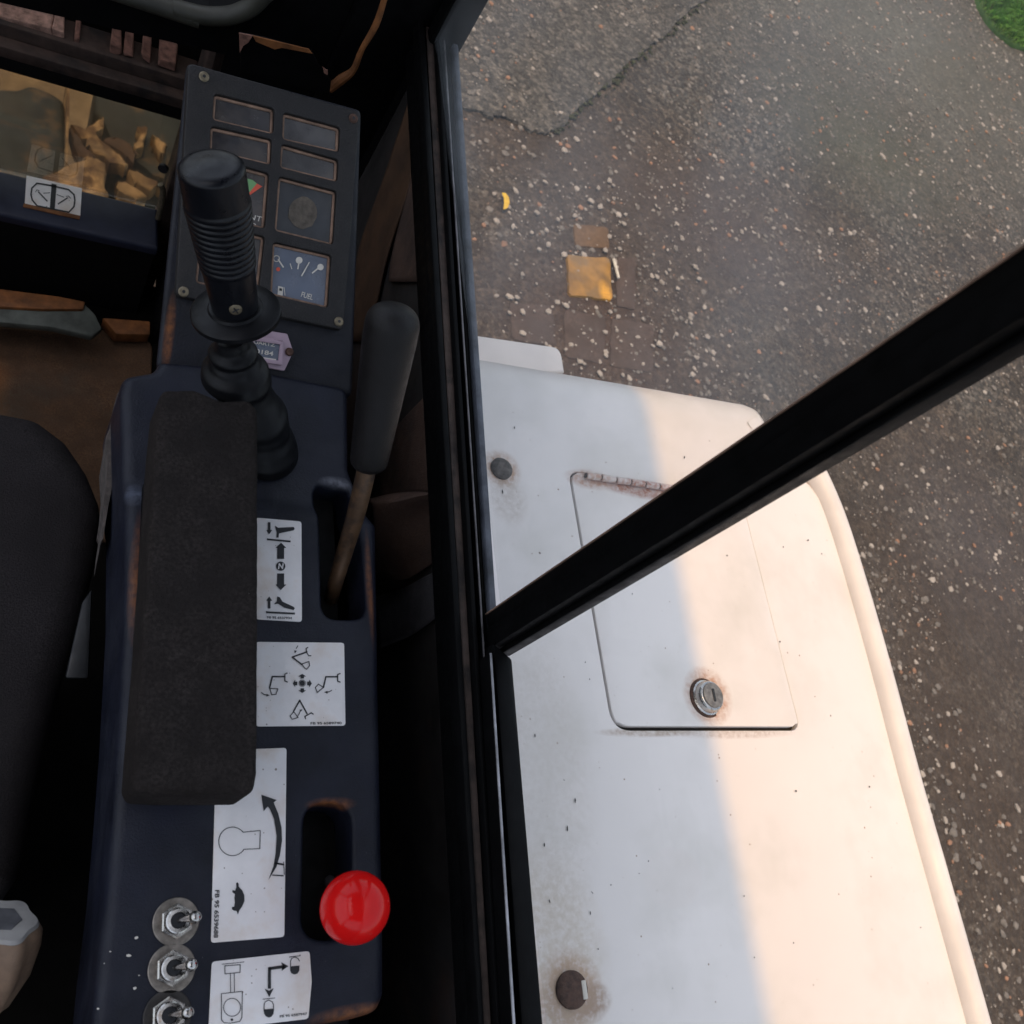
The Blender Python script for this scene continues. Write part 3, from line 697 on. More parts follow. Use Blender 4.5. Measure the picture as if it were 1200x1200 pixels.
# ================================================================ CONTROL CONSOLE
CZ = 1.2
con = thing('control_console', 'dark navy plastic control console with white pictogram decals', 'console', (.15, .15, .6))
def cz(x, y):
    t = max(0, min(1, (y - .271) / .016)); t = t * t * (3 - 2 * t); return -.009 * t
co_px = [(413, 448), (414, 545), (430, 588), (441, 618), (443, 740), (446, 900), (450, 1100), (450, 1166), (442, 1186), (415, 1194), (365, 1203), (250, 1222), (104, 1240),
         (112, 1150), (124, 1050), (132, 950), (139, 850), (146, 700), (146, 560), (143, 452), (147, 433), (184, 427), (190, 415), (300, 425)]
co = fillet(xy(co_px, CZ - .003), .009, 4)
sl1 = fillet(xy([(371, 563), (412, 565), (422, 640), (428, 727), (376, 727), (374, 640)], CZ - .003), [.009, .009, .2, .0105, .0105, .2], 7)
sl2 = fillet(xy([(355, 942), (411, 942), (412, 1103), (352, 1102)], CZ - .003), .013, 8)
mk('body', plate(co, CZ, .075, r=.007, holes=[sl1, sl2], hr=.0032, hdepth=.03, zf=cz, grid=.008, step=.006, steps=6), M['console'], con)
mk('slot_lining', box(.16, .218, -.01, .31, CZ - .045, CZ - .033), M['black'], con)
mk('pedestal', box(.19, .222, -.2, .55, .6005, CZ - .046, .01), M['black'], con)
mk('underside', box(.10, .215, -.10, .40, CZ - .075, CZ - .047, .004), M['black'], con)
# fascia that carries the instruments
FN = Vector((0, -.455, 1)).normalized(); FP = Vector((0, .423, 1.205))
def fp(px, py, lift=0):
    r = ray(px, py); q = FP + FN * lift; return CAM + r * ((q - CAM).dot(FN) / r.dot(FN))
fq = [(218, 70), (425, 127), (414, 463), (182, 430)]
ft = [fp(*p) for p in fq]
mk('fascia', hexa(ft, [Vector((p.x + (.012 if i in (0, 3) else -.002), p.y + (.0 if i < 2 else .004), p.z - .05)) for i, p in enumerate(ft)], .004, 3), M['fascia'], con)
# decals: white plates with black pictograms
def dz(lift): return lambda px, py: P(px, py, CZ + lift)
def decal(px, arts, texts, label, wmat='white'):
    ol = fillet(xy(px, CZ), .0018, 3)
    d = mk('decal', plate(ol, CZ + .0007, .0012, r=.0002, steps=2, step=.03), M[wmat], con, label=label)
    bor = fillet([(a, b) for a, b in px], 2.5, 3)
    mk('pictogram', join(*arts), M['ink'], d, False)
    for t in texts: mk('lettering', t, M['ink'], d, False)
    return d
fn = dz(.00105)
S = lambda pts, wd=1.6, c=False: stroke(fn, pts, wd, c)
Fl = lambda pts: flat(fn, pts)
# decal 1: dozer blade up / down
decal([(300, 607), (353, 611.5), (353.5, 729), (300, 726)],
    [S([(313.5, 632), (340, 634.5)], 2.0), Fl([(314, 612), (317, 612), (317, 621), (319, 621), (315.5, 626), (312, 621), (314, 621)]),
     Fl([(322, 616), (326, 618.5), (344, 617.5), (345.5, 619.5), (344, 621.5), (327, 625), (326.5, 630), (324, 630), (324.5, 624)]),
     Fl([(329.5, 636), (335.5, 642), (333, 642), (333, 655), (325, 655), (325, 642), (323, 642)]),
     Fl([(325, 672), (333, 672), (333, 685), (335.5, 685), (329, 691.5), (323, 685), (325, 685)]),
     Fl(circ(329, 663.5, 5.4, sx=1)),
     S([(312.5, 717.5), (345, 719)], 2.2), Fl([(314, 713), (317, 713), (317, 704), (319, 704), (315.5, 699), (312, 704), (314, 704)]),
     Fl([(325, 699), (328, 700), (331, 705), (344, 711), (345.5, 713), (344, 715), (333, 712), (326, 707.5), (321, 708), (324.5, 704.5)])],
    [text(fn, 'FB 95 6537934', (313, 724.6), (342, 725.6), 2.6, .02)],
    'narrow white decal with two block arrows and a dozer blade')
# the N in the disc
d1 = con.children[-1]
fn2 = dz(.0013)
mk('lettering', stroke(fn2, [(326.5, 666.5), (327.3, 660.5), (331, 666.2), (331.8, 660.6)], 1.3), M['white'], d1, False)
# decal 2: four way bucket and boom
def pxy(q): return (290 + q[0] * 130 / 1200, 740 + q[1] * 130 / 1200)
def s2(pts, wd=1.7, c=False): return S([pxy(p) for p in pts], wd, c)
def f2(pts): return Fl([pxy(p) for p in pts])
def arrow_small(a, b): 
    a_, b_ = Vector(a), Vector(b); d = (b_ - a_).normalized(); n = Vector((-d.y, d.x))
    return join(s2([a, b_ - d * 30], 1.0), f2([b_, b_ - d * 42 + n * 16, b_ - d * 42 - n * 16]))
decal([(300, 752.5), (403, 753.5), (404.5, 850.5), (300, 851.5)],
    [s2([(645, 220), (485, 277), (590, 358)]), s2([(655, 172), (635, 182), (640, 225), (662, 262), (688, 262)], 1.1), s2([(590, 350), (665, 325), (672, 370), (640, 408), (625, 400), (585, 352)], 1.0, True),
     s2([(545, 155), (527, 185)], .9), f2([(512, 238), (505, 205), (535, 208)]),
     s2([(405, 488), (270, 488), (240, 610)]), s2([(430, 450), (405, 462), (405, 535), (432, 547)], 1.3), s2([(242, 615), (330, 620), (308, 680), (262, 685)], 1.0, True),
     s2([(150, 660), (180, 682), (212, 688)], 1.0), f2([(240, 690), (205, 674), (205, 704)]),
     s2([(975, 490), (848, 490), (822, 605)]), s2([(1003, 455), (976, 465), (976, 537), (1003, 548)], 1.3), s2([(822, 605), (768, 570), (735, 605), (755, 660)], 1.0, True),
     s2([(912, 636), (885, 652), (862, 657)], 1.0), f2([(830, 657), (866, 642), (866, 672)]),
     s2([(645, 890), (565, 745), (500, 862)]), s2([(712, 895), (690, 880), (620, 920), (630, 945)], 1.3), s2([(500, 868), (548, 930), (485, 950), (462, 915)], 1.0, True),
     s2([(550, 910), (570, 865)], .9), f2([(595, 842), (560, 848), (580, 868)]),
     Fl(circ(*pxy((593, 560)), 3.2)), S(circ(*pxy((593, 560)), 3.9), .5, True),
     f2([(593, 458), (635, 487), (612, 487), (612, 508), (574, 508), (574, 487), (550, 487)]), f2([(593, 665), (635, 636), (612, 636), (612, 615), (574, 615), (574, 636), (550, 636)]),
     f2([(490, 562), (517, 520), (517, 543), (540, 543), (540, 582), (517, 582), (517, 604)]), f2([(697, 562), (668, 520), (668, 543), (646, 543), (646, 582), (668, 582), (668, 604)])],
    [text(fn, 'FB 95 6589740', pxy((683, 1006)), pxy((1018, 1002)), 2.8, .02)],
    'square white decal with four small excavator arm diagrams')
# decal 3: throttle, key shape, turtle
def p3(q): return (200 + q[0] / 4, 860 + q[1] / 4)
def s3(pts, wd=.8, c=False): return S([p3(p) for p in pts], wd, c)
def f3(pts): return Fl([p3(p) for p in pts])
def arc3(): 
    return [(436, 362), (425, 285), (497, 310), (483, 322), (505, 375), (520, 440), (522, 500), (512, 570), (495, 625), (458, 685), (482, 620), (492, 560), (497, 480), (485, 400), (465, 352), (455, 340)]
key = [(420, 453), (418, 538), (342, 541)] + [(290 + 65 * math.cos(R(a)), 504 + 67 * math.sin(R(a))) for a in range(40, 322, 12)] + [(340, 461)]
turtle = [(313, 695), (319, 703), (319, 716), (335, 733), (345, 756), (346, 782), (336, 808), (322, 828), (315, 847), (309, 830), (298, 829), (287, 822), (287, 812), (298, 810), (301, 790), (299, 768), (302, 752), (289, 742), (289, 732), (302, 735), (308, 718), (307, 700)]
decal([(298, 878), (335.5, 876.5), (333, 1098), (247, 1105), (251.5, 940), (290, 930)],
    [f3(arc3()), s3(key, .9, True), f3(turtle), s3([(478, 662), (528, 665)], 1.4), s3([(488, 606), (528, 612)], 2.2), s3([(530, 600), (533, 660)], .9)],
    [text(fn, 'FB 95 6539688', (252.2, 1043), (250.6, 1099), 5.0, .02)],
    'tall white decal with a turtle and a curved arrow')
# decal 4: slew lock
def p4(q): return (160 + q[0] / 4, 1040 + q[1] / 4)
def s4(pts, wd=.9, c=False): return S([p4(p) for p in pts], wd, c)
def f4(pts): return Fl([p4(p) for p in pts])
pill = lambda cx, cy, k: [(cx - 22, cy + 40), (cx - 22, cy + 8), (cx - 17, cy - 6), (cx, cy - 14), (cx + 16, cy - 6), (cx + 22, cy + 8), (cx + 22, cy + 40)]
decal([(248, 1127), (362.5, 1114.5), (365, 1150), (361, 1194), (244, 1208)],
    [s4([(400, 360), (505, 349)], .7), s4([(414, 367), (486, 362), (485, 398), (415, 405)], .9, True), s4([(440, 405), (441, 492)], .8), s4([(458, 403), (459, 490)], .8),
     s4([(398, 498), (496, 487), (494, 610), (484, 628), (440, 636), (410, 634), (398, 620)], .9, True), s4([(448 + 40 * math.cos(R(a)), 562 + 42 * math.sin(R(a))) for a in range(0, 360, 15)], .8, True),
     f4(circ(447, 620, 6)),
     s4([(623, 470), (623, 380), (690, 371)], 3.6), f4([(712, 369), (678, 350), (684, 370), (680, 391)]), f4([(622, 514), (601, 474), (621, 484), (643, 472)]),
     s4([(716, 326), (768, 320)], .8), s4([(722, 372), (722, 344), (728, 332), (742, 326), (756, 332), (764, 345)], .9), f4([(720, 370), (764, 366), (763, 390), (754, 404), (740, 408), (726, 402), (720, 388)]),
     s4([(592, 524), (648, 518)], .8), s4(pill(620, 542, 0), .9), f4([(598, 572), (643, 568), (642, 592), (632, 606), (620, 610), (606, 604), (598, 590)])],
    [text(fn, 'FB 95 6587947', p4((672, 610)), p4((800, 597)), 2.8, .02)],
    'white decal beside the toggle switches with a padlock diagram')
# toggle switches
tg = None
def tsw(px, py, dark=False):
    global tg
    c = P(px, py, CZ)
    if tg is None:
        U = Vector((0, 0, 1)); parts = {}
        parts['toggle_switch'] = (lathe([(.0012, .0082), (.0018, .0086), (.0040, .0086), (.0047, .0078)], (0, 0, 0), axis=U, n=6), M['chrome'])
        parts['washer'] = (lathe([(0, .0116), (.0010, .0116), (.0013, .0112)], (0, 0, 0), axis=U, n=40), M['washer'])
        parts['bushing'] = (lathe([(.0045, .0062), (.0068, .0062), (.0073, .0056), (.0072, .0040), (.0049, .0038)], (0, 0, 0), axis=U, n=28), M['chrome'])
        parts['bushing_hole'] = (lathe([(.0050, .0037), (.0064, .0037)], (0, 0, 0), axis=U, n=20), M['ink'])
        bd = Vector((.46, .02, .70)).normalized()
        parts['bat_handle'] = (lathe([(0, .0012), (.004, .0015), (.0080, .0020), (.0100, .0027), (.0115, .0031), (.0130, .0028), (.0140, .0020), (.0145, .0008)], (0, 0, .006), axis=bd, n=18), M['chrome'])
        tg = {}
        for k, (vf, m) in parts.items():
            me = bpy.data.meshes.new(k); me.from_pydata([tuple(v) for v in vf[0]], [], vf[1]); me.materials.append(m)
            bm = bmesh.new(); bm.from_mesh(me); bmesh.ops.recalc_face_normals(bm, faces=bm.faces); bm.to_mesh(me); bm.free()
            me.polygons.foreach_set('use_smooth', [True] * len(me.polygons)); me.set_sharp_from_angle(angle=R(35)); tg[k] = me
    root = bpy.data.objects.new('toggle_switch', tg['toggle_switch']); COL.objects.link(root)
    root.parent = con; root.location = c - con.location
    for k in ('washer', 'bushing', 'bushing_hole', 'bat_handle'):
        me = tg[k]
        if k == 'washer' and dark: me = me.copy(); me.materials[0] = M['washer_dark']
        o = bpy.data.objects.new(k, me); COL.objects.link(o); o.parent = root
    return root
tsw(206, 1080); tsw(201, 1135); t3 = tsw(196, 1190, True); t3['label'] = 'toggle switch with a blackened washer'
# white paint flecks
fl = [(160, 1099, 2.5), (151, 1120, 3), (129, 1115, 1.4), (158, 1158, 2.6), (163, 1143, 1.2), (122, 1129, .9), (115, 1182, 1.5)]
mk('paint_fleck', join(*[flat(dz(.0004), [(a + r * math.cos(k) * random.uniform(.6, 1.2), b + r * .8 * math.sin(k) * random.uniform(.6, 1.2)) for k in (0, .9, 1.9, 2.8, 3.8, 4.7, 5.5)]) for a, b, r in fl]), M['pale_ink'], con, False)
# torn grey foam strip along the console's inner side
tp = [(143, 455), (142, 480), (140, 510), (138, 530), (136, 548), (133, 566), (131, 578), (128, 592), (125, 610), (122, 630), (119, 636), (121, 615), (124, 596), (122, 590), (125, 570), (127, 545), (125, 512), (129, 503), (133, 480), (138, 462)]
t_ = [P(a - 1, b, 1.150) for a, b in tp]
mk('foam_strip', hexa(t_, [v + Vector((.004, 0, -.06)) for v in t_], 0), M['bare'], con, False, label='torn grey foam edging')
mk('side_bracket', hexa([P(*p, 1.10) for p in [(96, 706), (108, 690), (104, 795), (76, 795)]], [P(*p, 1.06) for p in [(96, 706), (108, 690), (104, 795), (76, 795)]], .002), M['dark_steel'], con)

# ================================================================ INSTRUMENT PANEL
pan = thing('instrument_panel', 'grey instrument panel with eight recessed windows behind the joystick', 'panel', fp(312, 230))
# local plane coordinates: u to the right, v up the slope
PU = Vector((1, 0, 0)); PV = Vector((0, 1, .455)).normalized(); PO = fp(312, 230)
def uv(px, py, lift):
    q = fp(px, py, lift) - PO; return Vector((q.dot(PU), q.dot(PV)))
def unuv(u, v, wz): return PO + PU * u + PV * v + FN * wz
LF = .007
wins = dict(
    a=[(251, 109), (322, 127), (321, 157), (249, 140)], b=[(247, 147), (319, 163), (318, 193), (246, 176)],
    c=[(332, 131), (399, 149), (398, 178), (331, 163)], d=[(330, 168), (397, 187), (396, 213), (328, 196)],
    e=[(246, 184), (316, 203), (311, 268), (239, 251)], f=[(327, 206), (395, 224), (391, 287), (322, 270)],
    g=[(236, 261), (311, 277), (303, 347), (229, 331)], h=[(320, 283), (389, 299), (385, 361), (317, 345)])
W = {k: fillet([uv(*p, LF) for p in v], .003, 4) for k, v in wins.items()}
outer = fillet([uv(*p, LF) for p in [(221, 73), (422, 131), (403, 387), (206, 346)]], .004, 4)
mk('faceplate', plate(outer, LF, .0068, r=.0012, holes=list(W.values()), hr=.0008, hdepth=.0066, step=.006, steps=3, lift=unuv), M['panel'], pan)
def inset(l, d):
    l = ccw([Vector(p) for p in l]); n = normals(l); return [p - q * d for p, q in zip(l, n)]
def onpan(lift): return lambda px, py: fp(px, py, lift)
for k, l in W.items():
    nm = 'gauge' if k in 'efgh' else 'warning_light'
    m = {'e': 'lens', 'f': 'lens_dark', 'g': 'lens', 'h': 'lens_blue'}.get(k, 'lens')
    lab = {'e': 'gauge with green and red print', 'f': 'blank gauge with a dusty round spot', 'h': 'bluish fuel gauge'}.get(k)
    rim = mk(nm, plate(inset(l, .0001), .0042, .0035, r=.0006, holes=[inset(l, .0019)], hr=.0006, hdepth=.0034, step=.006, steps=2, lift=unuv), M['tan_rim'], pan, label=lab)
    mk('lens', plate(inset(l, .0017), .0026, .002, r=.0002, step=.01, steps=1, lift=unuv), M[m], rim)
    on = onpan(.0030)
    if k == 'f':
        mk('dust_spot', flat(on, [(355 + 17.5 * math.cos(R(a)) * random.uniform(.93, 1.05), 249 + 19 * math.sin(R(a)) * random.uniform(.93, 1.05)) for a in range(0, 360, 18)]), M['dust_spot'], rim, False)
    if k == 'e':
        mk('scale_mark', flat(on, [(289, 209), (296, 211), (301, 215), (291, 227)]), M['green_ink'], rim, False)
        mk('scale_mark', flat(on, [(301, 215), (307.5, 218.5), (293, 228.5), (291, 227)]), M['red_ink'], rim, False)
        mk('lettering', join(text(on, 'COOLANT', (252, 247), (306, 260), 6), text(on, 'TEMP', (266, 260), (299, 267), 5)), M['pale_ink'], rim, False)
    if k == 'h':
        mk('scale_mark', join(stroke(on, [(326, 304), (332, 313)], 1.6), stroke(on, [(340, 309), (342, 315)], 1), stroke(on, [(350.5, 307), (349, 315)], 1.6),
            flat(on, circ(350.5, 305, 4)), stroke(on, circ(324, 303, 3.4), 1.2, True), flat(on, circ(375.5, 313, 3.8)), stroke(on, [(372, 315), (366, 320)], 1.6),
            flat(on, [(326, 335), (332, 336.5), (331, 349), (325, 348)]), stroke(on, [(333, 337), (334, 346)], .8)), M['pale_ink'], rim, False)
        mk('needle', hexa([fp(362, 307, .0038), fp(363, 307.5, .0038), fp(354, 324, .0038), fp(352.6, 323.2, .0038)], [fp(362, 307, .0032), fp(363, 307.5, .0032), fp(354, 324, .0032), fp(352.6, 323.2, .0032)]), M['pale_ink'], rim, False)
        mk('scale_mark', flat(on, circ(326, 315.5, 2.4)), M['red_ink'], rim, False)
        mk('pump_window', flat(onpan(.0033), [(327.5, 337.5), (330.5, 338.2), (330.3, 341), (327.2, 340.4)]), M['ink'], rim, False)
        mk('lettering', text(on, 'FUEL', (352.5, 347.5), (366, 351.5), 6, .01), M['pale_ink'], rim, False)
for i, (px, py) in enumerate(((239, 90), (414, 139), (397, 377), (215, 342))):
    c = fp(px, py, LF)
    s = mk('screw', lathe([(-.001, .0034), (.0006, .0034), (.0012, .0027)], c, axis=FN, n=18), M['rust' if i == 1 else 'brass'], pan)
    mk('screw_recess', lathe([(.0010, .0011), (.0014, .0011)], c, axis=FN, n=8), M['ink'], s, False)

# ================================================================ HOUR METER
hm = thing('hour_meter', 'small faded lilac hour meter screwed below the instrument panel', 'meter', fp(315, 410))
mk('flange', plate(fillet([uv(*p, .003) for p in [(344, 412), (337, 391), (309, 386.5), (289, 384), (281, 404), (289, 426), (333.5, 434.5)]], .0012, 3), .0028, .0026, r=.0006, steps=2, lift=unuv), M['lilac'], hm)
inner = [uv(*p, .006) for p in [(298, 399), (328.5, 403.5), (326.5, 422.5), (297, 418)]]
mk('bezel', plate(fillet([uv(*p, .006) for p in [(293, 392.5), (333, 399), (331, 428), (291, 422)]], .0008, 3), .006, .0031, r=.0005, holes=[fillet(inner, .0004, 2)], hr=.0004, hdepth=.003, steps=2, lift=unuv), M['lilac'], hm)
mk('dial', plate(inset(inner, -.0006), .0044, .001, r=.0001, steps=1, lift=unuv), M['lens_blue'], hm)
on = onpan(.0048)
mk('lettering', join(text(on, 'QUARTZ', (291, 401.6), (322, 406.4), 4, .02), text(on, '0184', (299, 413.5), (320, 417), 5, .02), stroke(on, [(305, 418.8), (323, 421.5)], 1.6)), M['pale_ink'], hm, False)
mk('screw', lathe([(0, .0028), (.0006, .0030), (.0016, .0022)], fp(339, 412.5, .003), axis=FN, n=16), M['rust'], hm)

# ================================================================ JOYSTICK
js = thing('joystick', 'black ribbed joystick with round collar and rubber bellows', 'joystick', P(309, 528, 1.191))
T = P(248, 199, 1.366); D = P(276, 362, 1.283)
ax = (T - D); LJ = ax.length; ax.normalize()
prof = []
def gr(t): return .0132 + (.0172 - .0132) * min(1, t / .80)
n = 120
for i in range(n + 1):
    t = i / n; r = gr(t)
    if .34 < t < .80:
        ph = (t - .34) / .46 * 11; f = ph % 1; r += .0011 * (1 - (2 * f - 1) ** 4) - .0004
    prof.append((t * LJ, r))
top = [(LJ * 1.0 + .0012, .0168), (LJ + .0028, .0150), (LJ + .0034, .0120), (LJ + .0036, .0090), (LJ + .0042, .0062), (LJ + .0046, .003)]
mk('grip', lathe(prof + top, D, axis=ax, n=48), M['grip'], js, auto=60)
mk('collar', lathe([(-.0048, .0245), (-.0040, .0262), (-.0012, .0262), (0, .0250), (.0008, .0160), (.0022, .0150)], D, axis=ax, n=48), M['rubber'], js)
sd_ = (P(274, 354, 1.29) - D); scp = P(274, 356, 1.288)
vdir = (CAM - scp).normalized(); sn = (vdir - ax * vdir.dot(ax)).normalized()
sb = D + ax * .011 + sn * (gr(.1) - .0006)
scr = mk('grip_screw', lathe([(0, .0037), (.0010, .0036), (.0014, .0030)], sb, axis=sn, n=20), M['brass'], js)
u_, v_ = frame_of(sn)
mk('screw_recess', join(*[tube([sb + sn * .0016 - d * .0022, sb + sn * .0016 + d * .0022], .0004, 5, 1) for d in ((u_ + v_).normalized(), (u_ - v_).normalized())]), M['ink'], scr, False)
mk('shaft', tube([D, P(272, 400, 1.258)], .0062, 16, 1), M['shaft'], js)
# bellows: stacked ribs on a bent axis
cp = [(P(271, 397, 1.262), .0085), (P(272, 405, 1.256), .0105), (P(273, 413, 1.251), .0150), (P(274, 418, 1.248), .0140), (P(275, 425, 1.245), .0155), (P(276, 434, 1.240), .0205), (P(277, 442, 1.236), .0215), (P(281, 449, 1.231), .0190),
      (P(287, 461, 1.226), .0180), (P(294, 474, 1.220), .0190), (P(298, 483, 1.215), .0215), (P(301, 492, 1.210), .0208), (P(304, 502, 1.206), .0195), (P(306, 510, 1.202), .0215), (P(308, 520, 1.197), .0232), (P(309, 526, 1.1925), .0236)]
vs, fs = [], []
nk_ = 36
fine = []
for i in range(len(cp) - 1):
    for j in range(4):
        t = j / 4; ts = t * t * (3 - 2 * t); fine.append((cp[i][0].lerp(cp[i + 1][0], t), cp[i][1] * (1 - ts) + cp[i + 1][1] * ts))
fine.append(cp[-1])
for i, (c, r) in enumerate(fine):
    d = (ax * (1 - i / len(fine)) + Vector((0, 0, 1)) * (i / len(fine))).normalized(); u_, v_ = frame_of(d)
    for k in range(nk_): a = 2 * math.pi * k / nk_; vs.append(c + (u_ * math.cos(a) + v_ * math.sin(a)) * r)
for i in range(len(fine) - 1):
    for k in range(nk_): fs.append((i * nk_ + k, i * nk_ + (k + 1) % nk_, (i + 1) * nk_ + (k + 1) % nk_, (i + 1) * nk_ + k))
fs.append(tuple(range(nk_)))
mk('bellows', (vs, fs), M['rubber'], js, auto=80)

# ================================================================ BLADE LEVER
lv = thing('blade_lever', 'tall lever with plain black grip on a worn brown shaft', 'lever', P(395, 690, 1.18))
G0 = P(431, 549, 1.258); GT = P(461, 372, 1.338)
gax = (GT - G0); gl = gax.length; gax.normalize()
gp = [(0, .008), (.0008, .0092), (.003, .0110)] + [(gl * t, .0114 + .0044 * min(1, t / .85)) for t in (.05, .15, .3, .45, .6, .75, .85, .92)]
rt = .0158
for a in range(0, 91, 10): gp.append((gl * .955 + math.sin(R(a)) * .0125, max(.0004, rt * math.cos(R(a)) ** .75)))
mk('grip', lathe(gp, G0, axis=gax, n=40), M['lever_grip'], lv, auto=60)
pts = [P(386, 708, 1.160), P(394, 680, 1.186), P(405, 643, 1.205), P(417, 603, 1.230), P(425, 570, 1.248), G0 + gax * .012]
mk('shaft', tube(pts, [.0048, .0050, .0054, .0058, .0060, .0060], 16, 4), M['shaft'], lv)

# ================================================================ THROTTLE LEVER with red ball
th = thing('throttle_lever', 'glossy red ball knob on a short lever in the rear slot', 'lever', P(385, 1030, 1.17))
bc = P(416, 1063.5, 1.236); br = .0184
bs = P(386, 1032, 1.165)
bax = (bc - bs).normalized()
mk('ball_knob', lathe([(br * -math.cos(R(a)), max(.0003, br * math.sin(R(a)))) for a in range(0, 181, 6)], bc, axis=bax, n=48), M['red'], th, auto=80)
mk('stem', tube([bs, bc - bax * br * .9], .0035, 14, 1), M['steel'], th)
mk('stem_base', box(bs.x - .006, bs.x + .006, bs.y - .012, bs.y + .012, bs.z - .004, bs.z, .001), M['black'], th)

# ================================================================ ARMREST
AZ = 1.255
arm = thing('armrest', 'worn dark foam armrest pad lying over the console', 'armrest', P(230, 700, 1.2))
ao_px = [(188, 462), (194, 455), (228, 456), (258, 468), (292, 468), (303, 480), (303, 700), (302, 905), (298, 930), (200, 930), (160, 928), (155, 915), (167, 760), (177, 600), (183, 512)]
ao = fillet(xy(ao_px, AZ), .005, 4)
def foamz(x, y): return .0011 * noise.noise(Vector((x * 60, y * 60, 1))) + .0006 * noise.noise(Vector((x * 260, y * 260, 4)))
mk('pad', plate(ao, AZ, .032, r=.0035, zf=foamz, grid=.0035, step=.004, steps=5), M['foam'], arm)
mk('support', box(.085, .128, .12, .28, 1.2015, 1.2245, .003), M['frame'], arm)

# ================================================================ SEAT and adjuster knob
seat = thing('operator_seat', 'dark grey fabric operator seat at the left of the console', 'seat', P(-60, 780, .6))
so_px = [(-260, 520), (-120, 488), (0, 485), (42, 493), (78, 520), (102, 555), (117, 592), (119, 612), (112, 660), (96, 725), (72, 802), (48, 900), (28, 1000), (15, 1046), (-150, 1075), (-320, 1075)]
mk('cushion', plate(fillet(xy(so_px, 1.085), .02, 4), 1.10, .11, r=.022, grid=.02, step=.01, steps=7), M['seat'], seat)
mk('seat_base', box(-.3, .02, .05, .36, .6, .985, .01), M['black'], seat)
KA = P(2, 1082, 1.16); kax = Vector((.08, .62, .60)).normalized()
kn = mk('adjuster_knob', lathe([(-.052, .006), (-.050, .013), (-.03, .0185), (-.012, .0195), (-.003, .0185), (0, .0165)], KA, axis=kax, n=72, lobes=6, lobe=.085), M['knob'], seat)
mk('knob_face', lathe([(.0002, .0166), (.0022, .0155), (.0026, .0118)], KA, axis=kax, n=72, lobes=6, lobe=.07), M['knob_top'], kn)
mk('hex_recess', lathe([(.0024, .0092), (.0030, .0090)], KA, axis=kax, n=6), M['steel'], kn, False)

# ================================================================ FLOOR MAT and PEDAL
def matz(x, y): return .012 * math.exp(-((y - .60 + .35 * x) / .022) ** 2) + .006 * math.exp(-((y - .665 + .2 * x) / .015) ** 2) + .002 * noise.noise(Vector((x * 30, y * 30, 0)))
fm = mk('floor_mat', plate(fillet([(-.5, .50), (.183, .50), (.183, .80), (-.5, .80)], .02), .606, .008, r=.003, zf=matz, grid=.012, step=.02, steps=3), M['mat'])
tag(fm, 'muddy brown floor mat in the footwell ahead of the seat', 'mat')
pd = thing('foot_pedal', 'grey green steel foot pedal with rusty orange edge on the floor', 'pedal', P(70, 375, .62))
q = [(-60, 352), (60, 360), (96, 352), (112, 368), (120, 385), (108, 394), (60, 383), (-60, 372)]
t_ = [P(*p, .665) for p in q]
mk('tread', hexa(t_, drop(t_, .012), .003), M['pedal'], pd)
q = [(-60, 332), (0, 338), (70, 347), (100, 353), (98, 362), (50, 362), (-60, 356)]
t_ = [P(*p, .67) for p in q]
mk('rusty_edge', hexa(t_, drop(t_, .012), .002), M['orange'], pd)
q = [(120, 372), (176, 376), (176, 392), (136, 391)]
t_ = [P(*p, .63) for p in q]
mk('pivot', hexa(t_, drop(t_, .02), .002), M['orange'], pd)

# ================================================================ FRONT WINDSCREEN (lower part) and header
fw = thing('lower_windscreen', 'dirty lower windscreen in a dark frame ahead of the footwell', 'windscreen', (.05, .9, .75))
YG = .905
rt0, rt1, rb0, rb1 = PY(-80, -14, YG), PY(222, 86, YG), PY(-80, 42, YG), PY(222, 115, YG)
mk('top_rail', box(-.5, rt1.x + .01, YG - .006, YG + .03, (rb0.z + rb1.z) / 2, (rt0.z + rt1.z) / 2 - .008, .003), M['rail'], fw)
mk('rail_step', box(-.5, rt1.x + .008, YG - .022, YG - .0065, (rb0.z + rb1.z) / 2 + .010, (rb0.z + rb1.z) / 2 + .024, .002), M['rail'], fw)
mk('rail_seal', box(-.5, rt1.x + .008, YG - .016, YG - .0065, (rb0.z + rb1.z) / 2 - .012, (rb0.z + rb1.z) / 2 + .0095, .002), M['black'], fw)
LZ = .745
mk('ledge', plate(fillet([(-.5, .836), (.163, .836), (.160, .9), (-.5, .9)], .003), LZ, .012, r=.004, step=.05, steps=3), M['ledge'], fw)
mk('lower_panel', box(-.5, .160, .838, .90, .6005, LZ - .0125), M['black'], fw)
mk('pane', box(-.5, .162, YG - .0025, YG, LZ - .002, (rb0.z + rb1.z) / 2 + .004), M['glass_dirty'], fw, False)
mk('side_post', box(.1625, .182, .89, .935, .56, 1.02, .003), M['rail'], fw)
lz = lambda lift: (lambda px, py: P(px, py, LZ + lift))
dd = mk('decal', plate(fillet(xy([(31, 206), (96, 221), (94, 254), (29, 239)], LZ), .0015, 2), LZ + .0009, .0012, r=.0002, steps=1), M['white'], fw, label='white pictogram decal with rusty lower edge')
g = lz(.0013)
def p6(q): return (q[0] * 130 / 1200, 150 + q[1] * 110 / 1015)
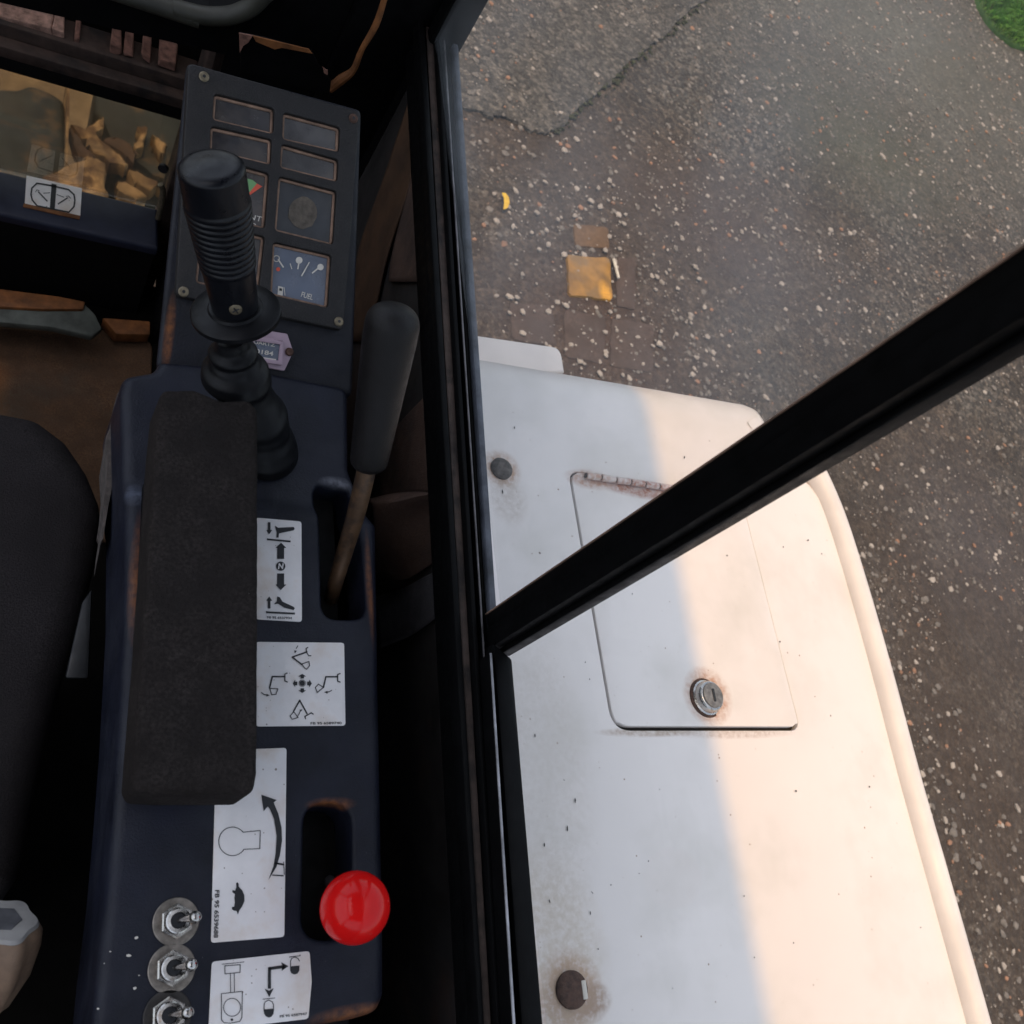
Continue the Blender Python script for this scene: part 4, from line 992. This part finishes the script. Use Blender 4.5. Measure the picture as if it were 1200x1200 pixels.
mk('pictogram', join(stroke(g, [p6(p) for p in [(335, 720), (345, 650), (400, 597), (540, 620), (740, 665), (800, 720), (810, 780), (800, 850), (745, 910), (590, 880), (400, 840), (350, 780)]], 1.8, True),
    flat(g, [p6(p) for p in [(558, 600), (612, 612), (592, 880), (538, 868)]]), stroke(g, [p6(p) for p in [(415, 690), (510, 790)]], 1.5), stroke(g, [p6(p) for p in [(730, 755), (630, 820)]], 1.5),
    stroke(g, [p6(p) for p in [(385, 690), (400, 668), (425, 680)]], .8), stroke(g, [p6(p) for p in [(715, 740), (740, 735), (765, 760)]], .8),
    stroke(g, [p6(p) for p in [(470, 705), (540, 700)]], .8), stroke(g, [p6(p) for p in [(615, 720), (690, 748)]], .8)), M['ink'], dd, False)
mk('rust_edge', hexa(xyz := [P(*p, LZ + .0012) for p in [(28, 238), (94, 252.5), (93, 257), (27, 242)]], drop(xyz, .004), .0004), M['orange'], fw)
mk('dark_backing', box(-.5, .30, YG + .06, YG + .075, .90, 1.30, .003), M['black'], fw)  # added black panel that keeps the gap above the rail dark
mk('corner_block', box(.183, .30, .80, .93, .601, 1.06, .004), M['black'], fw)
# latch at the right of the pane
mk('latch', tube([PY(188, 216, .88), PY(191, 224, .88), PY(189, 240, .88), PY(185, 256, .88)], .0035, 8, 3), M['brass'], fw)
mk('latch_pin', lathe([(0, .006), (.004, .006)], PY(192, 196, .888), axis=Vector((-.3, -1, 0)), n=14), M['ink'], fw)
# crumbled seal fragments along the rail
for (a, b, h) in ((-60, 63, 9), (64, 74, 9), (88, 94, 8), (131, 141, 8), (146, 156, 5), (167, 177, 7), (186, 208, 6), (242, 270, 7)):
    yb = lambda x: 16 + x * .262
    bt = [PY(a, yb(a) - h, YG + .012), PY(b, yb(b) - h + 2, YG + .012), PY(b, yb(b) + 3, YG + .012), PY(a, yb(a) + 3, YG + .012)]
    mk('seal_fragment', hexa([v + Vector((random.uniform(-.002, .002), -.012, random.uniform(-.004, .004))) for v in bt], [v + Vector((0, .02, 0)) for v in bt], .0015), M['crumb_lit' if a < 70 else 'crumb'], fw, False)
# header between lower and upper windscreen, with the rounded rubber seal of the upper opening
YH = .75
ub = [PY(-200, 0, YH), PY(120, -8, YH), PY(172, 4, YH), PY(225, 17, YH), PY(262, 19, YH), PY(292, 8, YH), PY(318, -18, YH)]
path2 = [Vector((-.6, 1.160)), Vector((.06, 1.160)), Vector((.10, 1.162)), Vector((.128, 1.166)), Vector((.150, 1.179)), Vector((.164, 1.205)), Vector((.168, 1.26)), Vector((.168, 1.70))]
hb0, hb1 = PY(0, 3, YH), PY(290, 70, YH); hbz = lambda x: hb0.z + (hb1.z - hb0.z) * (x - hb0.x) / (hb1.x - hb0.x)
hdr = path2 + [Vector((.168, 2.155)), Vector((.2355, 2.155)), Vector((.2355, .90)), Vector((.158, .96)), Vector((.150, hbz(.15))), Vector((-.6, hbz(-.6)))]
hv = []
hv, hf = tri(ccw(hdr), [])
nb = len(hv); solid = ([Vector((p.x, YH, p.y)) for p in hv] + [Vector((p.x, YH + .05, p.y)) for p in hv], [tuple(t) for t in hf] + [tuple(i + nb for i in t[::-1]) for t in hf])
lp = ccw(hdr); 
def rimq(loop):
    vs = [Vector((p.x, YH, p.y)) for p in loop] + [Vector((p.x, YH + .05, p.y)) for p in loop]; k = len(loop)
    return vs, [(i, (i + 1) % k, k + (i + 1) % k, k + i) for i in range(k)]
head = thing('windscreen_header', 'dark header with rounded rubber seal at the top left corner', 'header', (0, YH, 1.06))
mk('panel', join(solid, rimq(lp)), M['frame'], head, False)
mk('rubber_seal', tube([Vector((p.x, YH - .004, p.y)) for p in path2], .0078, 14, 5), M['seal'], head, auto=80)
# bracket with chipped paint and rusty pillar edge
bk = thing('chipped_bracket', 'black bracket with chipped orange edges above the instrument panel', 'bracket', PY(330, 75, .70))
q = [(281, 40), (312, 46), (365, 60), (374, 78), (388, 96), (386, 112), (282, 84)]
t_ = [PY(*p, .70) for p in q]
mk('bracket_plate', hexa(t_, [v + Vector((0, .003, 0)) for v in t_], .0006), M['frame'], bk, False)
q = [(280, 39), (296, 42), (291, 50), (285, 54), (281, 62)]
t_ = [PY(*p, .698) for p in q]; mk('chip', hexa(t_, [v + Vector((0, .001, 0)) for v in t_]), M['crumb'], bk, False)
q = [(296, 42), (362, 58), (366, 63), (330, 56), (322, 58), (300, 49)]
t_ = [PY(*p, .698) for p in q]; mk('chip', hexa(t_, [v + Vector((0, .001, 0)) for v in t_]), M['orange'], bk, False)
q = [(378, 79), (384, 83), (384, 88), (380, 86)]
t_ = [PY(*p, .698) for p in q]; mk('chip', hexa(t_, [v + Vector((0, .001, 0)) for v in t_]), M['crumb'], bk, False)
cb = mk('rusty_pillar_edge', tube([PY(386, 104, .72), PY(400, 93, .72), PY(414, 82, .72), PY(424, 58, .72), PY(440, 30, .72), PY(450, 0, .72), PY(460, -40, .72)], [.004, .0045, .003, .0025, .003, .0025, .0025], 8, 4), M['orange'])  # rusted edge of the pillar, built as a thin tube
tag(cb, 'thin rusty orange cable running up the dark corner pillar', 'border')

# ================================================================ what shows in the lower windscreen: ground, blade, and reflected shapes built solid
sand = struct('sand_patch', plate(fillet([(-1.5, 1.45), (.62, 1.45), (.58, 2.3), (-1.5, 2.3)], .08), .02, .03, r=.01, zf=lambda x, y: .02 * noise.noise(Vector((x * 6, y * 6, 2))), grid=.03, step=.04, steps=3), M['sand'])
bl = thing('dozer_blade', 'muddy dark dozer blade top seen through the lower windscreen', 'blade', (.1, 1.6, .02))
q = [(-60, 100), (20, 104), (36, 98), (62, 108), (76, 118), (78, 196), (40, 214), (-60, 214)]
t_ = [P(*p, .25) for p in q]; mk('plate', hexa(t_, drop(t_, .2), .01), M['blade'], bl)
q = [(113, 88), (214, 116), (210, 215), (180, 205), (130, 165), (120, 140), (110, 130)]
t_ = [P(*p, .22) for p in q]; mk('plate', hexa(t_, drop(t_, .17), .01), M['blade'], bl)
t_ = [P(*p, .27) for p in [(79, 85), (82, 86), (80, 190), (77, 190)]]; mk('reflection_edge', hexa(t_, drop(t_, .2), .001), M['reflection'], bl)  # bright edge of what the glass reflects, built as a solid strip
def lump(name, px, z, wd, m, lab, grp):
    pts = [P(*p, z) for p in px]; vs, fs = tube(pts, [wd * .45] + [wd] * (len(pts) - 2) + [wd * .4], 14, 8)
    vs = [v + Vector((1, 1, .5)) * .020 * noise.noise(v * 40) + Vector((1, -1, .5)) * .014 * noise.noise(v * 95) + Vector((-1, .4, .3)) * .007 * noise.noise(v * 210) for v in vs]
    o = mk(name, (vs, fs), m, None); return tag(o, lab, 'reflection', grp)
def reflection(name, px, z, m, lab, th=.03):  # solid shapes made from what the lower windscreen reflects
    ol = [q + Vector((random.gauss(0, .0022), random.gauss(0, .0022))) for q in dens(fillet(xy(px, z), .004, 2), .012)]
    o = mk(name, plate(ol, z, th, r=.004, steps=2, step=.02, grid=.012, zf=lambda x, y: .010 * noise.noise(Vector((x * 45, y * 45, 2)))), m, None)
    return tag(o, lab, 'reflection' if name == 'reflection_shape' else 'reflected patch', 'reflected patches' if name == 'reflection_shape' else None)
reflection('reflection_shape', [(80, 141), (92, 147), (101, 151), (108, 145), (116, 138), (125, 135), (121, 149), (114, 158), (126, 170), (140, 180), (151, 190), (146, 197), (130, 191), (112, 179), (104, 171), (98, 160), (88, 150)], .255, M['reflection'], 'longest tan clod, a forked diagonal streak behind the lower windscreen')
reflection('reflection_shape', [(150, 198), (160, 198), (166, 204), (174, 208), (184, 213), (189, 222), (178, 223), (166, 217), (157, 211)], .25, M['reflection'], 'tan clod beside the windscreen latch')
reflection('reflection_shape', [(158, 164), (164, 160), (162, 150), (173, 148), (171, 158), (165, 172), (157, 173)], .25, M['reflection'], 'small tan clod standing upright on the dark blade')
reflection('reflection_shape', [(180, 157), (187, 160), (195, 170), (196, 179), (188, 176), (181, 167)], .25, M['reflection'], 'small golden clod at the right edge of the lower windscreen')
reflection('reflection_shape', [(136, 211), (146, 211), (160, 221), (174, 231), (160, 232), (145, 227), (137, 222)], .25, M['reflection'], 'tan clod just above the ledge to the right of the sand heap')
reflection('reflection_shape', [(78, 150), (88, 156), (97, 166), (104, 176), (112, 183), (108, 190), (96, 182), (86, 168)], .252, M['reflection_dark'], 'dark clod left of the long tan streak')
reflection('reflection_shape', [(122, 166), (136, 160), (150, 166), (160, 178), (158, 190), (148, 184), (134, 174)], .248, M['reflection_dark'], 'dark clod right of the long tan streak')
reflection('reflection_heap', [(48, 208), (66, 200), (84, 191), (98, 184), (110, 183), (123, 193), (124, 208), (127, 228), (92, 222), (60, 216)], .26, M['reflection'], 'pale tan patch reflected just above the navy windscreen ledge', .2)
